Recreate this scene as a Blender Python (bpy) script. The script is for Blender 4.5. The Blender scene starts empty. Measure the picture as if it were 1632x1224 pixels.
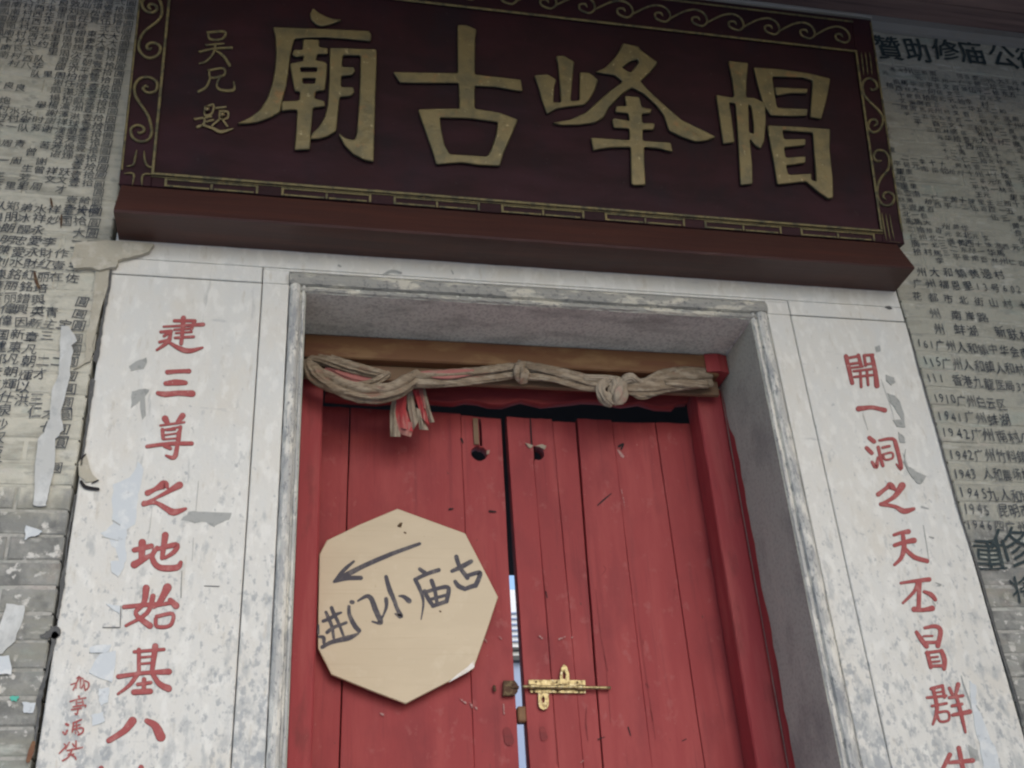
# Gateway of an old village temple, seen from the foot of its steps, looking up
import bpy, math, random
from mathutils import Vector, Matrix, noise
from mathutils.geometry import tessellate_polygon

scene = bpy.context.scene
col = scene.collection
random.seed(7)

# ------------------------------------------------------------------ camera
EYE = Vector((0.0, -2.4, 1.6))
YAW, PITCH, ROLL, FPX = 0.228082978, 0.516164428, -0.0690736892, 1723.48
cy, sy, cp, sp, cr, sr = (math.cos(YAW), math.sin(YAW), math.cos(PITCH), math.sin(PITCH), math.cos(ROLL), math.sin(ROLL))
FWD = Vector((sy * cp, cy * cp, sp))
_r = Vector((cy, -sy, 0)); _u = _r.cross(FWD)
RIGHT = cr * _r + sr * _u
UP = -sr * _r + cr * _u
cam_d = bpy.data.cameras.new('camera')
cam = bpy.data.objects.new('camera', cam_d)
col.objects.link(cam)
cam.matrix_world = Matrix(((RIGHT.x, UP.x, -FWD.x, EYE.x), (RIGHT.y, UP.y, -FWD.y, EYE.y), (RIGHT.z, UP.z, -FWD.z, EYE.z), (0, 0, 0, 1)))
cam_d.sensor_width = 36
cam_d.lens = FPX / 1632 * 36
cam_d.clip_start = 0.05
cam_d.clip_end = 800
scene.camera = cam

# ------------------------------------------------------------------ light
world = bpy.data.worlds.new('World'); scene.world = world
world.use_nodes = True
wn = world.node_tree
bg = wn.nodes['Background']
sky = wn.nodes.new('ShaderNodeTexSky')
sky.sky_type = 'NISHITA'; sky.sun_disc = False
SUN_EL, SUN_AZ = math.radians(31), math.radians(163)      # azimuth clockwise from +Y
sky.sun_elevation = SUN_EL; sky.sun_rotation = SUN_AZ
sky.air_density = 1.0; sky.dust_density = 1.2; sky.ozone_density = 1.0
wn.links.new(sky.outputs[0], bg.inputs[0])
bg.inputs[1].default_value = 0.15
sun_d = bpy.data.lights.new('sun', 'SUN'); sun_d.energy = 0.48; sun_d.angle = math.radians(30); sun_d.color = (1.0, .97, .91)
sun = bpy.data.objects.new('sun', sun_d); col.objects.link(sun)
sdir = Vector((math.sin(SUN_AZ) * math.cos(SUN_EL), math.cos(SUN_AZ) * math.cos(SUN_EL), math.sin(SUN_EL)))
sun.rotation_euler = sdir.to_track_quat('Z', 'Y').to_euler()
vs = scene.view_settings
vs.view_transform = 'Standard'; vs.look = 'None'; vs.exposure = 0.6; vs.gamma = 1; vs.use_curve_mapping = False
scene.cycles.max_bounces = 8
scene.cycles.pixel_filter_type = 'BLACKMAN_HARRIS'
scene.cycles.filter_width = 2.3

# ------------------------------------------------------------------ helpers
class Plane:
    """a plane in the place; local u to the right, v up along it, w out towards the viewer"""
    def __init__(s, o, ex, ey):
        s.o = Vector(o); s.ex = Vector(ex).normalized(); s.ey = Vector(ey).normalized(); s.n = s.ex.cross(s.ey)
        s.m = Matrix(((s.ex.x, s.ey.x, s.n.x, s.o.x), (s.ex.y, s.ey.y, s.n.y, s.o.y), (s.ex.z, s.ey.z, s.n.z, s.o.z), (0, 0, 0, 1)))
    def px(s, x, y):
        d = RIGHT * (x - 816) / FPX + UP * (612 - y) / FPX + FWD
        t = (s.o - EYE).dot(s.n) / d.dot(s.n)
        p = EYE + d * t - s.o
        return (p.dot(s.ex), p.dot(s.ey))
    def poly(s, pts, ox=0, oy=0, k=1):
        return [s.px(ox + a / k, oy + b / k) for a, b in pts]

def vplane(y): return Plane((0, y, EYE.z), (1, 0, 0), (0, 0, 1))       # upright, its v counted from eye height
WALL = vplane(0.0)
def W3(x, y, yy): u, v = vplane(yy).px(x, y); return Vector((u, yy, v + EYE.z))

def tag(o, label=None, cat=None, group=None, kind=None):
    if label: o['label'] = label
    if cat: o['category'] = cat
    if group: o['group'] = group
    if kind: o['kind'] = kind
    return o
def empty(name, loc, label, cat, group=None, kind=None):
    o = bpy.data.objects.new(name, None); col.objects.link(o); o.location = loc
    return tag(o, label, cat, group, kind or 'thing')
# every Empty sits unrotated at its base; meshes keep world coordinates, so a part's own transform is the identity
_base = {}
def mesh(name, verts, faces, mat, parent=None, smooth=False, mats=None):
    me = bpy.data.meshes.new(name)
    me.from_pydata([tuple(v) for v in verts], [], faces); me.validate(); me.update()
    if smooth:
        for p in me.polygons: p.use_smooth = True
    o = bpy.data.objects.new(name, me); col.objects.link(o)
    me.materials.append(mat)
    if parent: attach(o, parent)
    return o
def world_loc(p):
    v = Vector((0, 0, 0))
    while p:
        v = v + Vector(p.location); p = p.parent
    return v
def attach(o, parent):
    o.parent = parent
    base = world_loc(parent)
    o.location = Vector(o.location) - base
    return o

def box_vf(x0, x1, y0, y1, z0, z1, b=0.0):
    """box with its edges chamfered by b"""
    if b <= 0:
        v = [(x, y, z) for x in (x0, x1) for y in (y0, y1) for z in (z0, z1)]
        f = [(0, 1, 3, 2), (4, 6, 7, 5), (0, 4, 5, 1), (2, 3, 7, 6), (0, 2, 6, 4), (1, 5, 7, 3)]
        return v, f
    v = []; idx = {}
    for i, (x, sx) in enumerate(((x0, 1), (x1, -1))):
        for j, (y, sy_) in enumerate(((y0, 1), (y1, -1))):
            for k, (z, sz) in enumerate(((z0, 1), (z1, -1))):
                for a in range(3):
                    p = [x, y, z]
                    for c, s_ in ((0, sx), (1, sy_), (2, sz)):
                        if c != a: p[c] += s_ * b
                    idx[i, j, k, a] = len(v); v.append(tuple(p))
    f = []
    f += [[idx[i, 0, 0, 0], idx[i, 0, 1, 0], idx[i, 1, 1, 0], idx[i, 1, 0, 0]] for i in (0, 1)]
    f += [[idx[0, j, 0, 1], idx[1, j, 0, 1], idx[1, j, 1, 1], idx[0, j, 1, 1]] for j in (0, 1)]
    f += [[idx[0, 0, k, 2], idx[0, 1, k, 2], idx[1, 1, k, 2], idx[1, 0, k, 2]] for k in (0, 1)]
    for i in (0, 1):
        for j in (0, 1):
            f.append([idx[i, j, 0, 0], idx[i, j, 1, 0], idx[i, j, 1, 1], idx[i, j, 0, 1]])
    for i in (0, 1):
        for k in (0, 1):
            f.append([idx[i, 0, k, 0], idx[i, 1, k, 0], idx[i, 1, k, 2], idx[i, 0, k, 2]])
    for j in (0, 1):
        for k in (0, 1):
            f.append([idx[0, j, k, 1], idx[1, j, k, 1], idx[1, j, k, 2], idx[0, j, k, 2]])
    for i in (0, 1):
        for j in (0, 1):
            for k in (0, 1): f.append([idx[i, j, k, a] for a in range(3)])
    return v, f
def fix_normals(o):
    import bmesh
    bm = bmesh.new(); bm.from_mesh(o.data); bmesh.ops.recalc_face_normals(bm, faces=bm.faces); bm.to_mesh(o.data); bm.free()
def box(name, x0, x1, y0, y1, z0, z1, mat, parent=None, b=0.0):
    v, f = box_vf(x0, x1, y0, y1, z0, z1, b)
    o = mesh(name, v, f, mat, parent); fix_normals(o); return o
def prism_x(name, x0, x1, prof, mat, parent=None, n=1, jit=0.0, smooth=False):
    """profile of (y, z) pushed along x"""
    v = []; f = []; m = len(prof)
    for i in range(n + 1):
        x = x0 + (x1 - x0) * i / n
        for (y, z) in prof:
            v.append((x, y + random.uniform(-jit, jit), z + random.uniform(-jit, jit)))
    for i in range(n):
        for k in range(m):
            f.append((i * m + k, i * m + (k + 1) % m, (i + 1) * m + (k + 1) % m, (i + 1) * m + k))
    f.append(tuple(range(m))); f.append(tuple(n * m + k for k in range(m - 1, -1, -1)))
    o = mesh(name, v, f, mat, parent, smooth); fix_normals(o); return o
def prism_z(name, z0, z1, prof, mat, parent=None, n=1, jit=0.0):
    v = []; f = []; m = len(prof)
    for i in range(n + 1):
        z = z0 + (z1 - z0) * i / n
        for (x, y) in prof: v.append((x + random.uniform(-jit, jit), y + random.uniform(-jit, jit), z))
    for i in range(n):
        for k in range(m):
            f.append((i * m + k, i * m + (k + 1) % m, (i + 1) * m + (k + 1) % m, (i + 1) * m + k))
    f.append(tuple(range(m))); f.append(tuple(n * m + k for k in range(m - 1, -1, -1)))
    o = mesh(name, v, f, mat, parent); fix_normals(o); return o

def cutout(name, polys, plane, w0, w1, mat, parent=None, bevel=0.0, base=None):
    """flat outline(s) (holes as further loops) given in plane coordinates, as a solid from w0 to w1 with eased edges"""
    cu = bpy.data.curves.new(name, 'CURVE'); cu.dimensions = '2D'; cu.fill_mode = 'BOTH'
    cu.extrude = max(1e-5, (w1 - w0) / 2 - bevel); cu.bevel_depth = bevel; cu.bevel_resolution = 1; cu.offset = -bevel
    for P in polys:
        s = cu.splines.new('POLY'); s.points.add(len(P) - 1)
        for q, p in zip(s.points, P): q.co = (p[0], p[1], 0, 1)
        s.use_cyclic_u = True
    t = bpy.data.objects.new('t', cu); col.objects.link(t)
    bpy.context.view_layer.update()
    me = bpy.data.meshes.new_from_object(t.evaluated_get(bpy.context.evaluated_depsgraph_get()))
    bpy.data.objects.remove(t); bpy.data.curves.remove(cu)
    me.name = name
    mm = plane.m @ Matrix.Translation((0, 0, (w0 + w1) / 2))
    me.transform(mm)
    me.materials.clear(); me.materials.append(mat)
    o = bpy.data.objects.new(name, me); col.objects.link(o)
    if parent: attach(o, parent)
    return o

def smooth_path(pts, n=6, closed=False):
    """Catmull-Rom through tuples of any length"""
    if len(pts) < 3: return [tuple(p) for p in pts]
    out = []; N = len(pts)
    for i in range(N if closed else N - 1):
        g = (lambda k: pts[k % N]) if closed else (lambda k: pts[min(max(k, 0), N - 1)])
        p0, p1, p2, p3 = g(i - 1), g(i), g(i + 1), g(i + 2)
        for j in range(n):
            t = j / n
            out.append(tuple(0.5 * (2 * b + (c - a) * t + (2 * a - 5 * b + 4 * c - d) * t * t + (-a + 3 * b - 3 * c + d) * t ** 3) for a, b, c, d in zip(p0, p1, p2, p3)))
    if not closed: out.append(tuple(pts[-1]))
    return out

def stroke_outline(pts, w, wob=0.0):
    """brush stroke outline: pts (x, y) or (x, y, width)"""
    P = [(p[0], p[1], p[2] if len(p) > 2 else w) for p in pts]
    P = smooth_path(P, 5)
    if len(P) == 2:
        a, b = P; P = [tuple(a[k] + (b[k] - a[k]) * i / 5 for k in range(3)) for i in range(6)]
    L = []; R_ = []
    n = len(P)
    for i, (x, y, ww) in enumerate(P):
        a = P[max(0, i - 1)]; b = P[min(n - 1, i + 1)]
        dx, dy = b[0] - a[0], b[1] - a[1]; l = math.hypot(dx, dy) or 1
        nx, ny = -dy / l, dx / l
        h = ww / 2 * (1 + random.uniform(-wob, wob)); h2 = ww / 2 * (1 + random.uniform(-wob, wob))
        L.append((x + nx * h, y + ny * h)); R_.append((x - nx * h2, y - ny * h2))
    def cap(p, q, ww, out):
        dx, dy = p[0] - q[0], p[1] - q[1]; l = math.hypot(dx, dy) or 1; dx /= l; dy /= l
        res = []
        for a in (60, 30, 0, -30, -60):
            c, s_ = math.cos(math.radians(a)), math.sin(math.radians(a))
            res.append((p[0] + ww / 2 * (dx * c - dy * s_), p[1] + ww / 2 * (dy * c + dx * s_)))
        return res
    end = cap(P[-1], P[-2], P[-1][2], 1)
    start = cap(P[0], P[1], P[0][2], 1)
    return L, R_, end, start

def strokes_mesh(name, strokes, plane, w, mat, parent=None, ox=0, oy=0, k=1, grow=0.0, wob=0.05, thick=0.0004, step=0.00012, bx=None):
    """many brush strokes as one thin painted character; strokes: list of (points, width)"""
    V = []; F = []
    for si, (pts, ww) in enumerate(strokes):
        pts2 = [(p[0], p[1], (p[2] if len(p) > 2 else ww) + grow) for p in pts]
        L, R_, end, start = stroke_outline(pts2, ww, wob)
        z = w + si * step
        def add(p):
            u, v = plane.px(ox + p[0] / k, oy + p[1] / k)
            V.append(plane.m @ Vector((u, v, z)))
            return len(V) - 1
        li = [add(p) for p in L]; ri = [add(p) for p in R_]
        for i in range(len(li) - 1): F.append((li[i], li[i + 1], ri[i + 1], ri[i]))
        e = [add(p) for p in end]; F.append(tuple([li[-1]] + e[::-1] + [ri[-1]]) if False else tuple([ri[-1]] + e[::-1] + [li[-1]])[::-1])
        s = [add(p) for p in start]; F.append(tuple([li[0]] + s[::-1] + [ri[0]]))
    o = mesh(name, V, F, mat, parent)
    return o

def tube(name, pts, r, mat, parent=None, seg=8, flat=1.0, n=6, lobes=0, amp=0.0, twist=0.0, closed=False, up=Vector((0, -1, 0)), taper=0):
    """round or folded band along 3-D points (x, y, z[, radius])"""
    P = smooth_path([(p[0], p[1], p[2], p[3] if len(p) > 3 else r) for p in pts], n, closed)
    V = []; F = []; N = len(P)
    for i, p in enumerate(P):
        a = Vector(P[(i - 1) % N if closed else max(0, i - 1)][:3]); b = Vector(P[(i + 1) % N if closed else min(N - 1, i + 1)][:3])
        t = (b - a).normalized(); s_ = t.cross(up).normalized(); q = s_.cross(t).normalized()
        rr = p[3]
        if taper and not closed: rr *= min(1, (min(i, N - 1 - i) + .6) / taper)
        for k_ in range(seg):
            an = 2 * math.pi * k_ / seg
            r2 = rr * (1 + (amp * (1.5 - 5.2 * abs(noise.noise((1.25 * math.cos(an + twist * i), 1.25 * math.sin(an + twist * i), i * .045 + p[3] * 90 + P[0][0] * 17)))) if amp else 0))
            V.append(Vector(p[:3]) + s_ * math.cos(an) * r2 + q * math.sin(an) * r2 * flat)
    for i in range(N if closed else N - 1):
        for k_ in range(seg):
            a, b = i * seg, ((i + 1) % N) * seg
            F.append((a + k_, b + k_, b + (k_ + 1) % seg, a + (k_ + 1) % seg))
    if not closed:
        F.append(tuple(range(seg))); F.append(tuple((N - 1) * seg + k_ for k_ in range(seg - 1, -1, -1)))
    o = mesh(name, V, F, mat, parent, True); fix_normals(o); return o

# ------------------------------------------------------------------ materials
def mat(name, base, layers=(), rough=.8, bump=(), metallic=0.0, spec=.3, coords='pos', fine=None, rnd=0.0):
    """layers: (colour, scale(x,y,z), lo, hi, detail, amount[, zrange]) noise masks; bump: (scale, strength, distance)"""
    m = bpy.data.materials.new(name); m.use_nodes = True
    nt = m.node_tree; N = nt.nodes; L = nt.links
    bs = N['Principled BSDF']
    bs.inputs['Roughness'].default_value = rough; bs.inputs['Metallic'].default_value = metallic
    bs.inputs['Specular IOR Level'].default_value = spec
    geo = N.new('ShaderNodeNewGeometry')
    if coords == 'obj':
        tc = N.new('ShaderNodeTexCoord'); src = tc.outputs['Object']
    else: src = geo.outputs['Position']
    def noise_(scale, detail=4, off=0, rough_=.6):
        mp = N.new('ShaderNodeMapping'); L.new(src, mp.inputs[0])
        mp.inputs['Scale'].default_value = scale if isinstance(scale, (tuple, list)) else (scale,) * 3
        mp.inputs['Location'].default_value = (off * 3.17, off * 1.3, off * 7.1)
        t = N.new('ShaderNodeTexNoise'); t.inputs['Scale'].default_value = 1; t.inputs['Detail'].default_value = detail; t.inputs['Roughness'].default_value = rough_
        L.new(mp.outputs[0], t.inputs[0]); return t.outputs[0]
    cur = N.new('ShaderNodeRGB'); cur.outputs[0].default_value = (*base, 1); cur = cur.outputs[0]
    if rnd:
        oi = N.new('ShaderNodeObjectInfo'); hs = N.new('ShaderNodeHueSaturation'); mr = N.new('ShaderNodeMapRange')
        L.new(oi.outputs['Random'], mr.inputs[0]); mr.inputs[3].default_value = 1 - rnd; mr.inputs[4].default_value = 1 + rnd
        L.new(mr.outputs[0], hs.inputs['Value']); L.new(cur, hs.inputs['Color']); cur = hs.outputs[0]
    for i, ly in enumerate(layers):
        c, scale, lo, hi, det, amt = ly[:6]
        f = noise_(scale, det, i + 1)
        if len(ly) > 6 and ly[6]:
            ax, z0, z1, gain = ly[6]          # shift the mask with position: stronger at one end
            sx = N.new('ShaderNodeSeparateXYZ'); L.new(geo.outputs['Position'], sx.inputs[0])
            mr = N.new('ShaderNodeMapRange'); L.new(sx.outputs[ax], mr.inputs[0])
            mr.inputs[1].default_value = z0; mr.inputs[2].default_value = z1; mr.inputs[3].default_value = -gain; mr.inputs[4].default_value = gain
            ad = N.new('ShaderNodeMath'); ad.operation = 'ADD'; L.new(f, ad.inputs[0]); L.new(mr.outputs[0], ad.inputs[1]); f = ad.outputs[0]
        mr = N.new('ShaderNodeMapRange'); L.new(f, mr.inputs[0]); mr.inputs[1].default_value = lo; mr.inputs[2].default_value = hi; mr.inputs[4].default_value = amt
        mx = N.new('ShaderNodeMix'); mx.data_type = 'RGBA'; L.new(mr.outputs[0], mx.inputs[0]); L.new(cur, mx.inputs[6]); mx.inputs[7].default_value = (*c, 1)
        cur = mx.outputs[2]
    L.new(cur, bs.inputs['Base Color'])
    nrm = None
    for i, (scale, strength, dist) in enumerate(bump):
        f = noise_(scale, 5, i + 20)
        b = N.new('ShaderNodeBump'); b.inputs['Strength'].default_value = strength; b.inputs['Distance'].default_value = dist
        L.new(f, b.inputs['Height'])
        if nrm is not None: L.new(nrm, b.inputs['Normal'])
        nrm = b.outputs[0]
    if nrm is not None: L.new(nrm, bs.inputs['Normal'])
    return m

E0 = EYE.z
M = {}
M['whitewash'] = mat('whitewash', (.61, .598, .56), [
    ((.59, .555, .49), (7, 7, 5), .48, .66, 6, .55),
    ((.56, .585, .59), (8, 8, 4), .52, .70, 4, .35),
    ((.74, .73, .69), (34, 34, 18), .52, .62, 7, .45),
    ((.40, .41, .405), (38, 38, 17), .585, .70, 13, .75, (2, E0 + 1.6, E0 + .35, 0.1)),
    ((.26, .28, .30), (75, 75, 50), .60, .68, 9, .6, (2, E0 + 1.6, E0 + .35, 0.085)),
    ((.47, .43, .36), (60, 60, 14), .60, .72, 9, .55),
    ((.30, .31, .31), (34, 34, 4), .655, .73, 8, .55),
    ((.33, .34, .35), (10, 10, 70), .67, .75, 8, .5)], rough=.88, bump=[((30, 30, 20), .6, .005), ((130, 130, 130), .45, .002)])
M['border_wash'] = mat('border_wash', (.61, .598, .56), [
    ((.59, .555, .49), (7, 7, 5), .48, .66, 6, .55),
    ((.56, .585, .59), (8, 8, 4), .52, .70, 4, .35),
    ((.74, .73, .69), (34, 34, 18), .52, .62, 7, .45),
    ((.40, .41, .405), (38, 38, 17), .585, .70, 13, .75, (2, E0 + 1.6, E0 + .35, 0.2)),
    ((.26, .28, .30), (75, 75, 50), .60, .68, 9, .6, (2, E0 + 1.6, E0 + .35, 0.170)),
    ((.47, .43, .36), (60, 60, 14), .60, .72, 9, .55),
    ((.30, .31, .31), (34, 34, 4), .655, .73, 8, .55),
    ((.33, .34, .35), (10, 10, 70), .67, .75, 8, .55)], rough=.88, bump=[((30, 30, 20), .6, .005), ((130, 130, 130), .45, .002)])
M['granite_white'] = mat('weathered_moulding', (.42, .415, .395), [
    ((.66, .64, .58), (26, 26, 9), .47, .56, 8, .85),
    ((.20, .205, .21), (120, 120, 60), .56, .64, 6, .8),
    ((.25, .26, .27), (34, 34, 10), .56, .64, 8, .7)], rough=.85, bump=[((60, 60, 30), .8, .004), ((260,) * 3, .5, .0015)])
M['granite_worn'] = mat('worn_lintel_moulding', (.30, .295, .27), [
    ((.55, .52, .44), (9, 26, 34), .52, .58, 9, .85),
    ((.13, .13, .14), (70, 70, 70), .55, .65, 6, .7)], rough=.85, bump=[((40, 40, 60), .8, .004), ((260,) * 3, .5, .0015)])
M['granite'] = mat('granite', (.62, .625, .56), [
    ((.34, .345, .32), (130, 130, 130), .47, .62, 7, .75),
    ((.62, .57, .54), (190, 190, 190), .56, .64, 3, .7),
    ((.26, .26, .24), (6, 14, 6), .50, .70, 9, .7)], rough=.9, bump=[((70,) * 3, .6, .003), ((300,) * 3, .4, .001)])
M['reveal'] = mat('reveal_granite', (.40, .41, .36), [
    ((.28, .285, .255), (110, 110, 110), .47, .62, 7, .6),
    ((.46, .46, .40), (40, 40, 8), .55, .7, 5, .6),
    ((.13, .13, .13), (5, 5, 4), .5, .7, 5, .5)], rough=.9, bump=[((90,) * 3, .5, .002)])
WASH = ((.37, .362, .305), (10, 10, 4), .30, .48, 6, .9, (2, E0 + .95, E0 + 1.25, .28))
STAIN = [((.25, .245, .205), (5, 5, 16), .50, .66, 9, .75), ((.52, .51, .46), (9, 9, 30), .58, .68, 9, .6), ((.24, .245, .225), (26, 26, 40), .58, .68, 9, .6), ((.31, .36, .32), (6, 6, 12), .60, .70, 4, .4), ((.48, .40, .36), (5, 5, 10), .60, .72, 4, .35)]
def brick_mat(nm, WASH): return mat(nm, (.22, .22, .205), [
    ((.32, .315, .29), (14, 14, 14), .47, .62, 8, .8),
    ((.13, .13, .125), (26, 26, 26), .50, .64, 9, .75),
    ((.60, .58, .54), (30, 30, 30), .575, .625, 10, .9),
    ((.30, .24, .19), (9, 9, 9), .58, .72, 4, .5),
    WASH] + STAIN, rough=.94, bump=[((45,) * 3, .8, .005), ((200,) * 3, .6, .0015)], rnd=.12)
def mortar_mat(nm, WASH): return mat(nm, (.36, .35, .32), [((.25, .25, .23), (60,) * 3, .5, .62, 6, .8), WASH] + STAIN, rough=.95, bump=[((90,) * 3, .7, .003)])
M['brick'] = brick_mat('grey_brick', WASH); M['mortar'] = mortar_mat('lime_mortar', WASH)
WASH_LIT_L = ((.52, .50, .42),) + WASH[1:]  # left wall's stronger daylight put into a paler wash
M['brick_lit_left'] = brick_mat('grey_brick_lit_left', WASH_LIT_L); M['mortar_lit_left'] = mortar_mat('lime_mortar_lit_left', WASH_LIT_L)
M['gap_shade_and_chip'] = mat('dark_gap', (.09, .09, .09), [((.15, .15, .14), (60,) * 3, .5, .62, 6, .8)], rough=.95)
M['ink'] = mat('ink', (.050, .058, .072), [((.19, .195, .185), (14, 14, 30), .50, .68, 9, .85)], rough=.8)
M['ink_dark'] = mat('ink_bold', (.03, .045, .05), [((.10, .11, .10), (50,) * 3, .55, .68, 5, .6)], rough=.8)
M['red_paint'] = mat('red_letter_paint', (.33, .080, .078), [((.45, .20, .185), (50,) * 3, .5, .68, 6, .55), ((.62, .58, .54), (160,) * 3, .66, .70, 4, .5)], rough=.7)
M['red_faded'] = mat('faded_red_paint', (.33, .09, .085), [((.48, .32, .30), (70,) * 3, .50, .66, 6, .6)], rough=.8)
M['red_edge'] = mat('letter_groove', (.22, .05, .05), rough=.9)
M['door_red'] = mat('door_red', (.275, .040, .042), [
    ((.335, .062, .060), (14, 14, 2.0), .46, .66, 6, .7),
    ((.200, .030, .034), (9, 9, 5), .48, .70, 6, .65),
    ((.165, .026, .030), (55, 55, 2.4), .57, .72, 8, .55),
    ((.37, .13, .12), (26, 26, 20), .60, .72, 10, .4),
    ((.40, .20, .17), (120, 120, 60), .70, .74, 6, .5),
    ((.08, .035, .03), (80, 80, 34), .70, .75, 5, .7)], rough=.62, spec=.25, bump=[((80, 80, 4), .35, .0016), ((16, 16, 5), .4, .004), ((140, 140, 60), .25, .001)], rnd=.04)
M['jamb_red'] = mat('jamb_red', (.30, .043, .048), [
    ((.38, .085, .08), (20, 20, 2.2), .48, .66, 6, .6),
    ((.17, .035, .035), (20, 20, 6), .55, .72, 8, .7),
    ((.40, .20, .17), (120, 120, 60), .69, .74, 6, .5)], rough=.62, spec=.25, bump=[((70, 70, 5), .4, .002), ((140, 140, 60), .25, .001)])
M['board_red'] = mat('transom_red', (.20, .028, .030), [((.30, .05, .045), (5, 30, 30), .5, .65, 5, .6), ((.10, .02, .02), (4, 18, 18), .55, .7, 5, .6)], rough=.65, bump=[((5, 70, 70), .5, .002)])
M['wood_ochre'] = mat('ochre_wood', (.165, .080, .038), [((.14, .05, .03), (3, 40, 40), .5, .68, 6, .7), ((.30, .19, .09), (7, 20, 20), .5, .68, 4, .5)], rough=.6, bump=[((6, 90, 90), .5, .002)])
M['wood_tan'] = mat('tan_board', (.18, .115, .07), [((.23, .15, .10), (8, 20, 20), .48, .66, 5, .6), ((.30, .13, .10), (5, 14, 14), .55, .7, 4, .5)], rough=.75, bump=[((20, 60, 60), .4, .002)])
M['cloth'] = mat('dusty_cloth', (.24, .185, .13), [((.37, .31, .235), (24, 24, 60), .47, .60, 8, .75), ((.35, .14, .11), (9, 20, 26), .60, .68, 6, .6), ((.13, .10, .075), (40, 40, 120), .55, .66, 8, .75)], rough=.97, bump=[((40, 40, 150), .9, .005), ((120, 120, 120), .6, .002), ((800,) * 3, .3, .0006)])
M['cloth_pale'] = mat('pale_cloth', (.34, .285, .22), [((.20, .155, .11), (30, 60, 20), .5, .64, 8, .8), ((.40, .20, .17), (14, 14, 6), .6, .68, 4, .6)], rough=.97, bump=[((120, 120, 30), .9, .005), ((800,) * 3, .3, .0006)])
M['cloth_red'] = mat('red_cloth', (.42, .055, .06), [((.40, .24, .20), (40, 40, 9), .52, .68, 5, .7), ((.20, .03, .04), (60, 60, 10), .56, .68, 5, .7)], rough=.95, bump=[((80, 80, 20), .6, .003)])
M['cloth_pink'] = mat('pink_cloth', (.36, .14, .125), [((.34, .22, .17), (20, 20, 30), .5, .66, 5, .7)], rough=.95)
M['lacquer'] = mat('plaque_lacquer', (.024, .010, .012), [((.036, .012, .015), (5, 5, 9), .46, .66, 6, .8), ((.016, .012, .016), (7, 7, 5), .5, .68, 5, .6), ((.058, .022, .032), (4, 4, 14), .50, .78, 8, .4, (2, E0 + 2.6, E0 + 2.0, .12)), ((.07, .05, .05), (60, 60, 60), .66, .74, 5, .4)], rough=.55, spec=.10, bump=[((9, 60, 60), .3, .002)])  # purplish layer grows towards the foot: a glow put into the colour
M['ledge'] = mat('ledge_brown', (.054, .022, .018), [((.080, .028, .020), (2.2, 40, 40), .47, .66, 8, .7), ((.040, .016, .014), (3, 60, 60), .52, .68, 8, .8), ((.12, .06, .03), (5, 160, 160), .64, .70, 6, .5), ((.12, .09, .075), (70, 70, 70), .68, .75, 5, .4)], rough=.40, spec=.45, bump=[((5, 90, 90), .35, .0015)])
M['gilt'] = mat('old_gilt', (.175, .138, .062), [((.10, .09, .048), (18, 18, 18), .45, .62, 8, .8), ((.25, .13, .05), (22, 22, 22), .61, .70, 6, .7), ((.42, .35, .20), (70, 70, 70), .63, .70, 6, .7)], rough=.42, metallic=.35, spec=.5, bump=[((40,) * 3, .5, .004), ((150,) * 3, .4, .0015)])
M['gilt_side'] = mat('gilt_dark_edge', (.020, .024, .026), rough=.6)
M['gilt_dim'] = mat('dim_gilt', (.17, .14, .065), [((.05, .05, .035), (40, 40, 40), .45, .62, 5, .8), ((.26, .19, .08), (60, 60, 60), .58, .68, 4, .7)], rough=.55, metallic=.2, bump=[((90,) * 3, .4, .002)])
M['porch_wood'] = mat('porch_ceiling_wood', (.17, .115, .11), [((.25, .17, .155), (1.5, 30, 30), .46, .66, 6, .7), ((.09, .065, .07), (2, 50, 50), .52, .68, 6, .8)], rough=.75, bump=[((4, 90, 90), .6, .003)])
M['cornice'] = mat('grey_cornice', (.22, .215, .205), [((.20, .19, .17), (6, 30, 30), .5, .65, 6, .7)], rough=.9, bump=[((30, 60, 60), .5, .002)])
M['sign'] = mat('buff_board', (.50, .405, .275), [((.55, .45, .31), (5, 5, 12), .45, .65, 3, .6), ((.45, .36, .24), (3, 3, 40), .60, .72, 4, .35), ((.40, .30, .19), (2, 2, 160), .60, .70, 6, .3), ((.62, .54, .40), (14, 14, 14), .58, .72, 6, .35), ((.30, .19, .10), (90,) * 3, .70, .75, 4, .6)], rough=.45, spec=.45, bump=[((8, 8, 8), .12, .004)])
M['marker'] = mat('marker_ink', (.060, .055, .070), [((.17, .15, .14), (50, 50, 50), .50, .68, 8, .75)], rough=.6)
M['brass'] = mat('brass', (.36, .29, .15), [((.14, .10, .05), (90,) * 3, .46, .60, 6, .9), ((.55, .50, .35), (120,) * 3, .56, .66, 4, .6)], rough=.42, metallic=.7, bump=[((150,) * 3, .3, .001)])
M['rust'] = mat('rusty_iron', (.10, .055, .035), [((.22, .17, .09), (80,) * 3, .5, .65, 5, .8)], rough=.8, metallic=.3, bump=[((150,) * 3, .6, .002)])
M['dark'] = mat('dark_paint', (.02, .018, .02), rough=.9)
M['torn'] = mat('torn_paper', (.53, .56, .58), [((.66, .67, .66), (30,) * 3, .5, .62, 5, .7), ((.36, .38, .40), (50,) * 3, .62, .70, 5, .6)], rough=.9, bump=[((50,) * 3, .5, .002)])
M['torn_grey'] = mat('torn_paper_grey', (.34, .345, .33), [((.22, .23, .22), (50,) * 3, .5, .65, 5, .7)], rough=.9, bump=[((50,) * 3, .6, .002)])
M['plaster'] = mat('plaster_strip', (.47, .475, .46), [((.60, .61, .60), (18, 18, 9), .48, .62, 6, .7), ((.36, .37, .37), (40, 40, 30), .56, .68, 7, .7)], rough=.92, bump=[((40,) * 3, .6, .003)])
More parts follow.
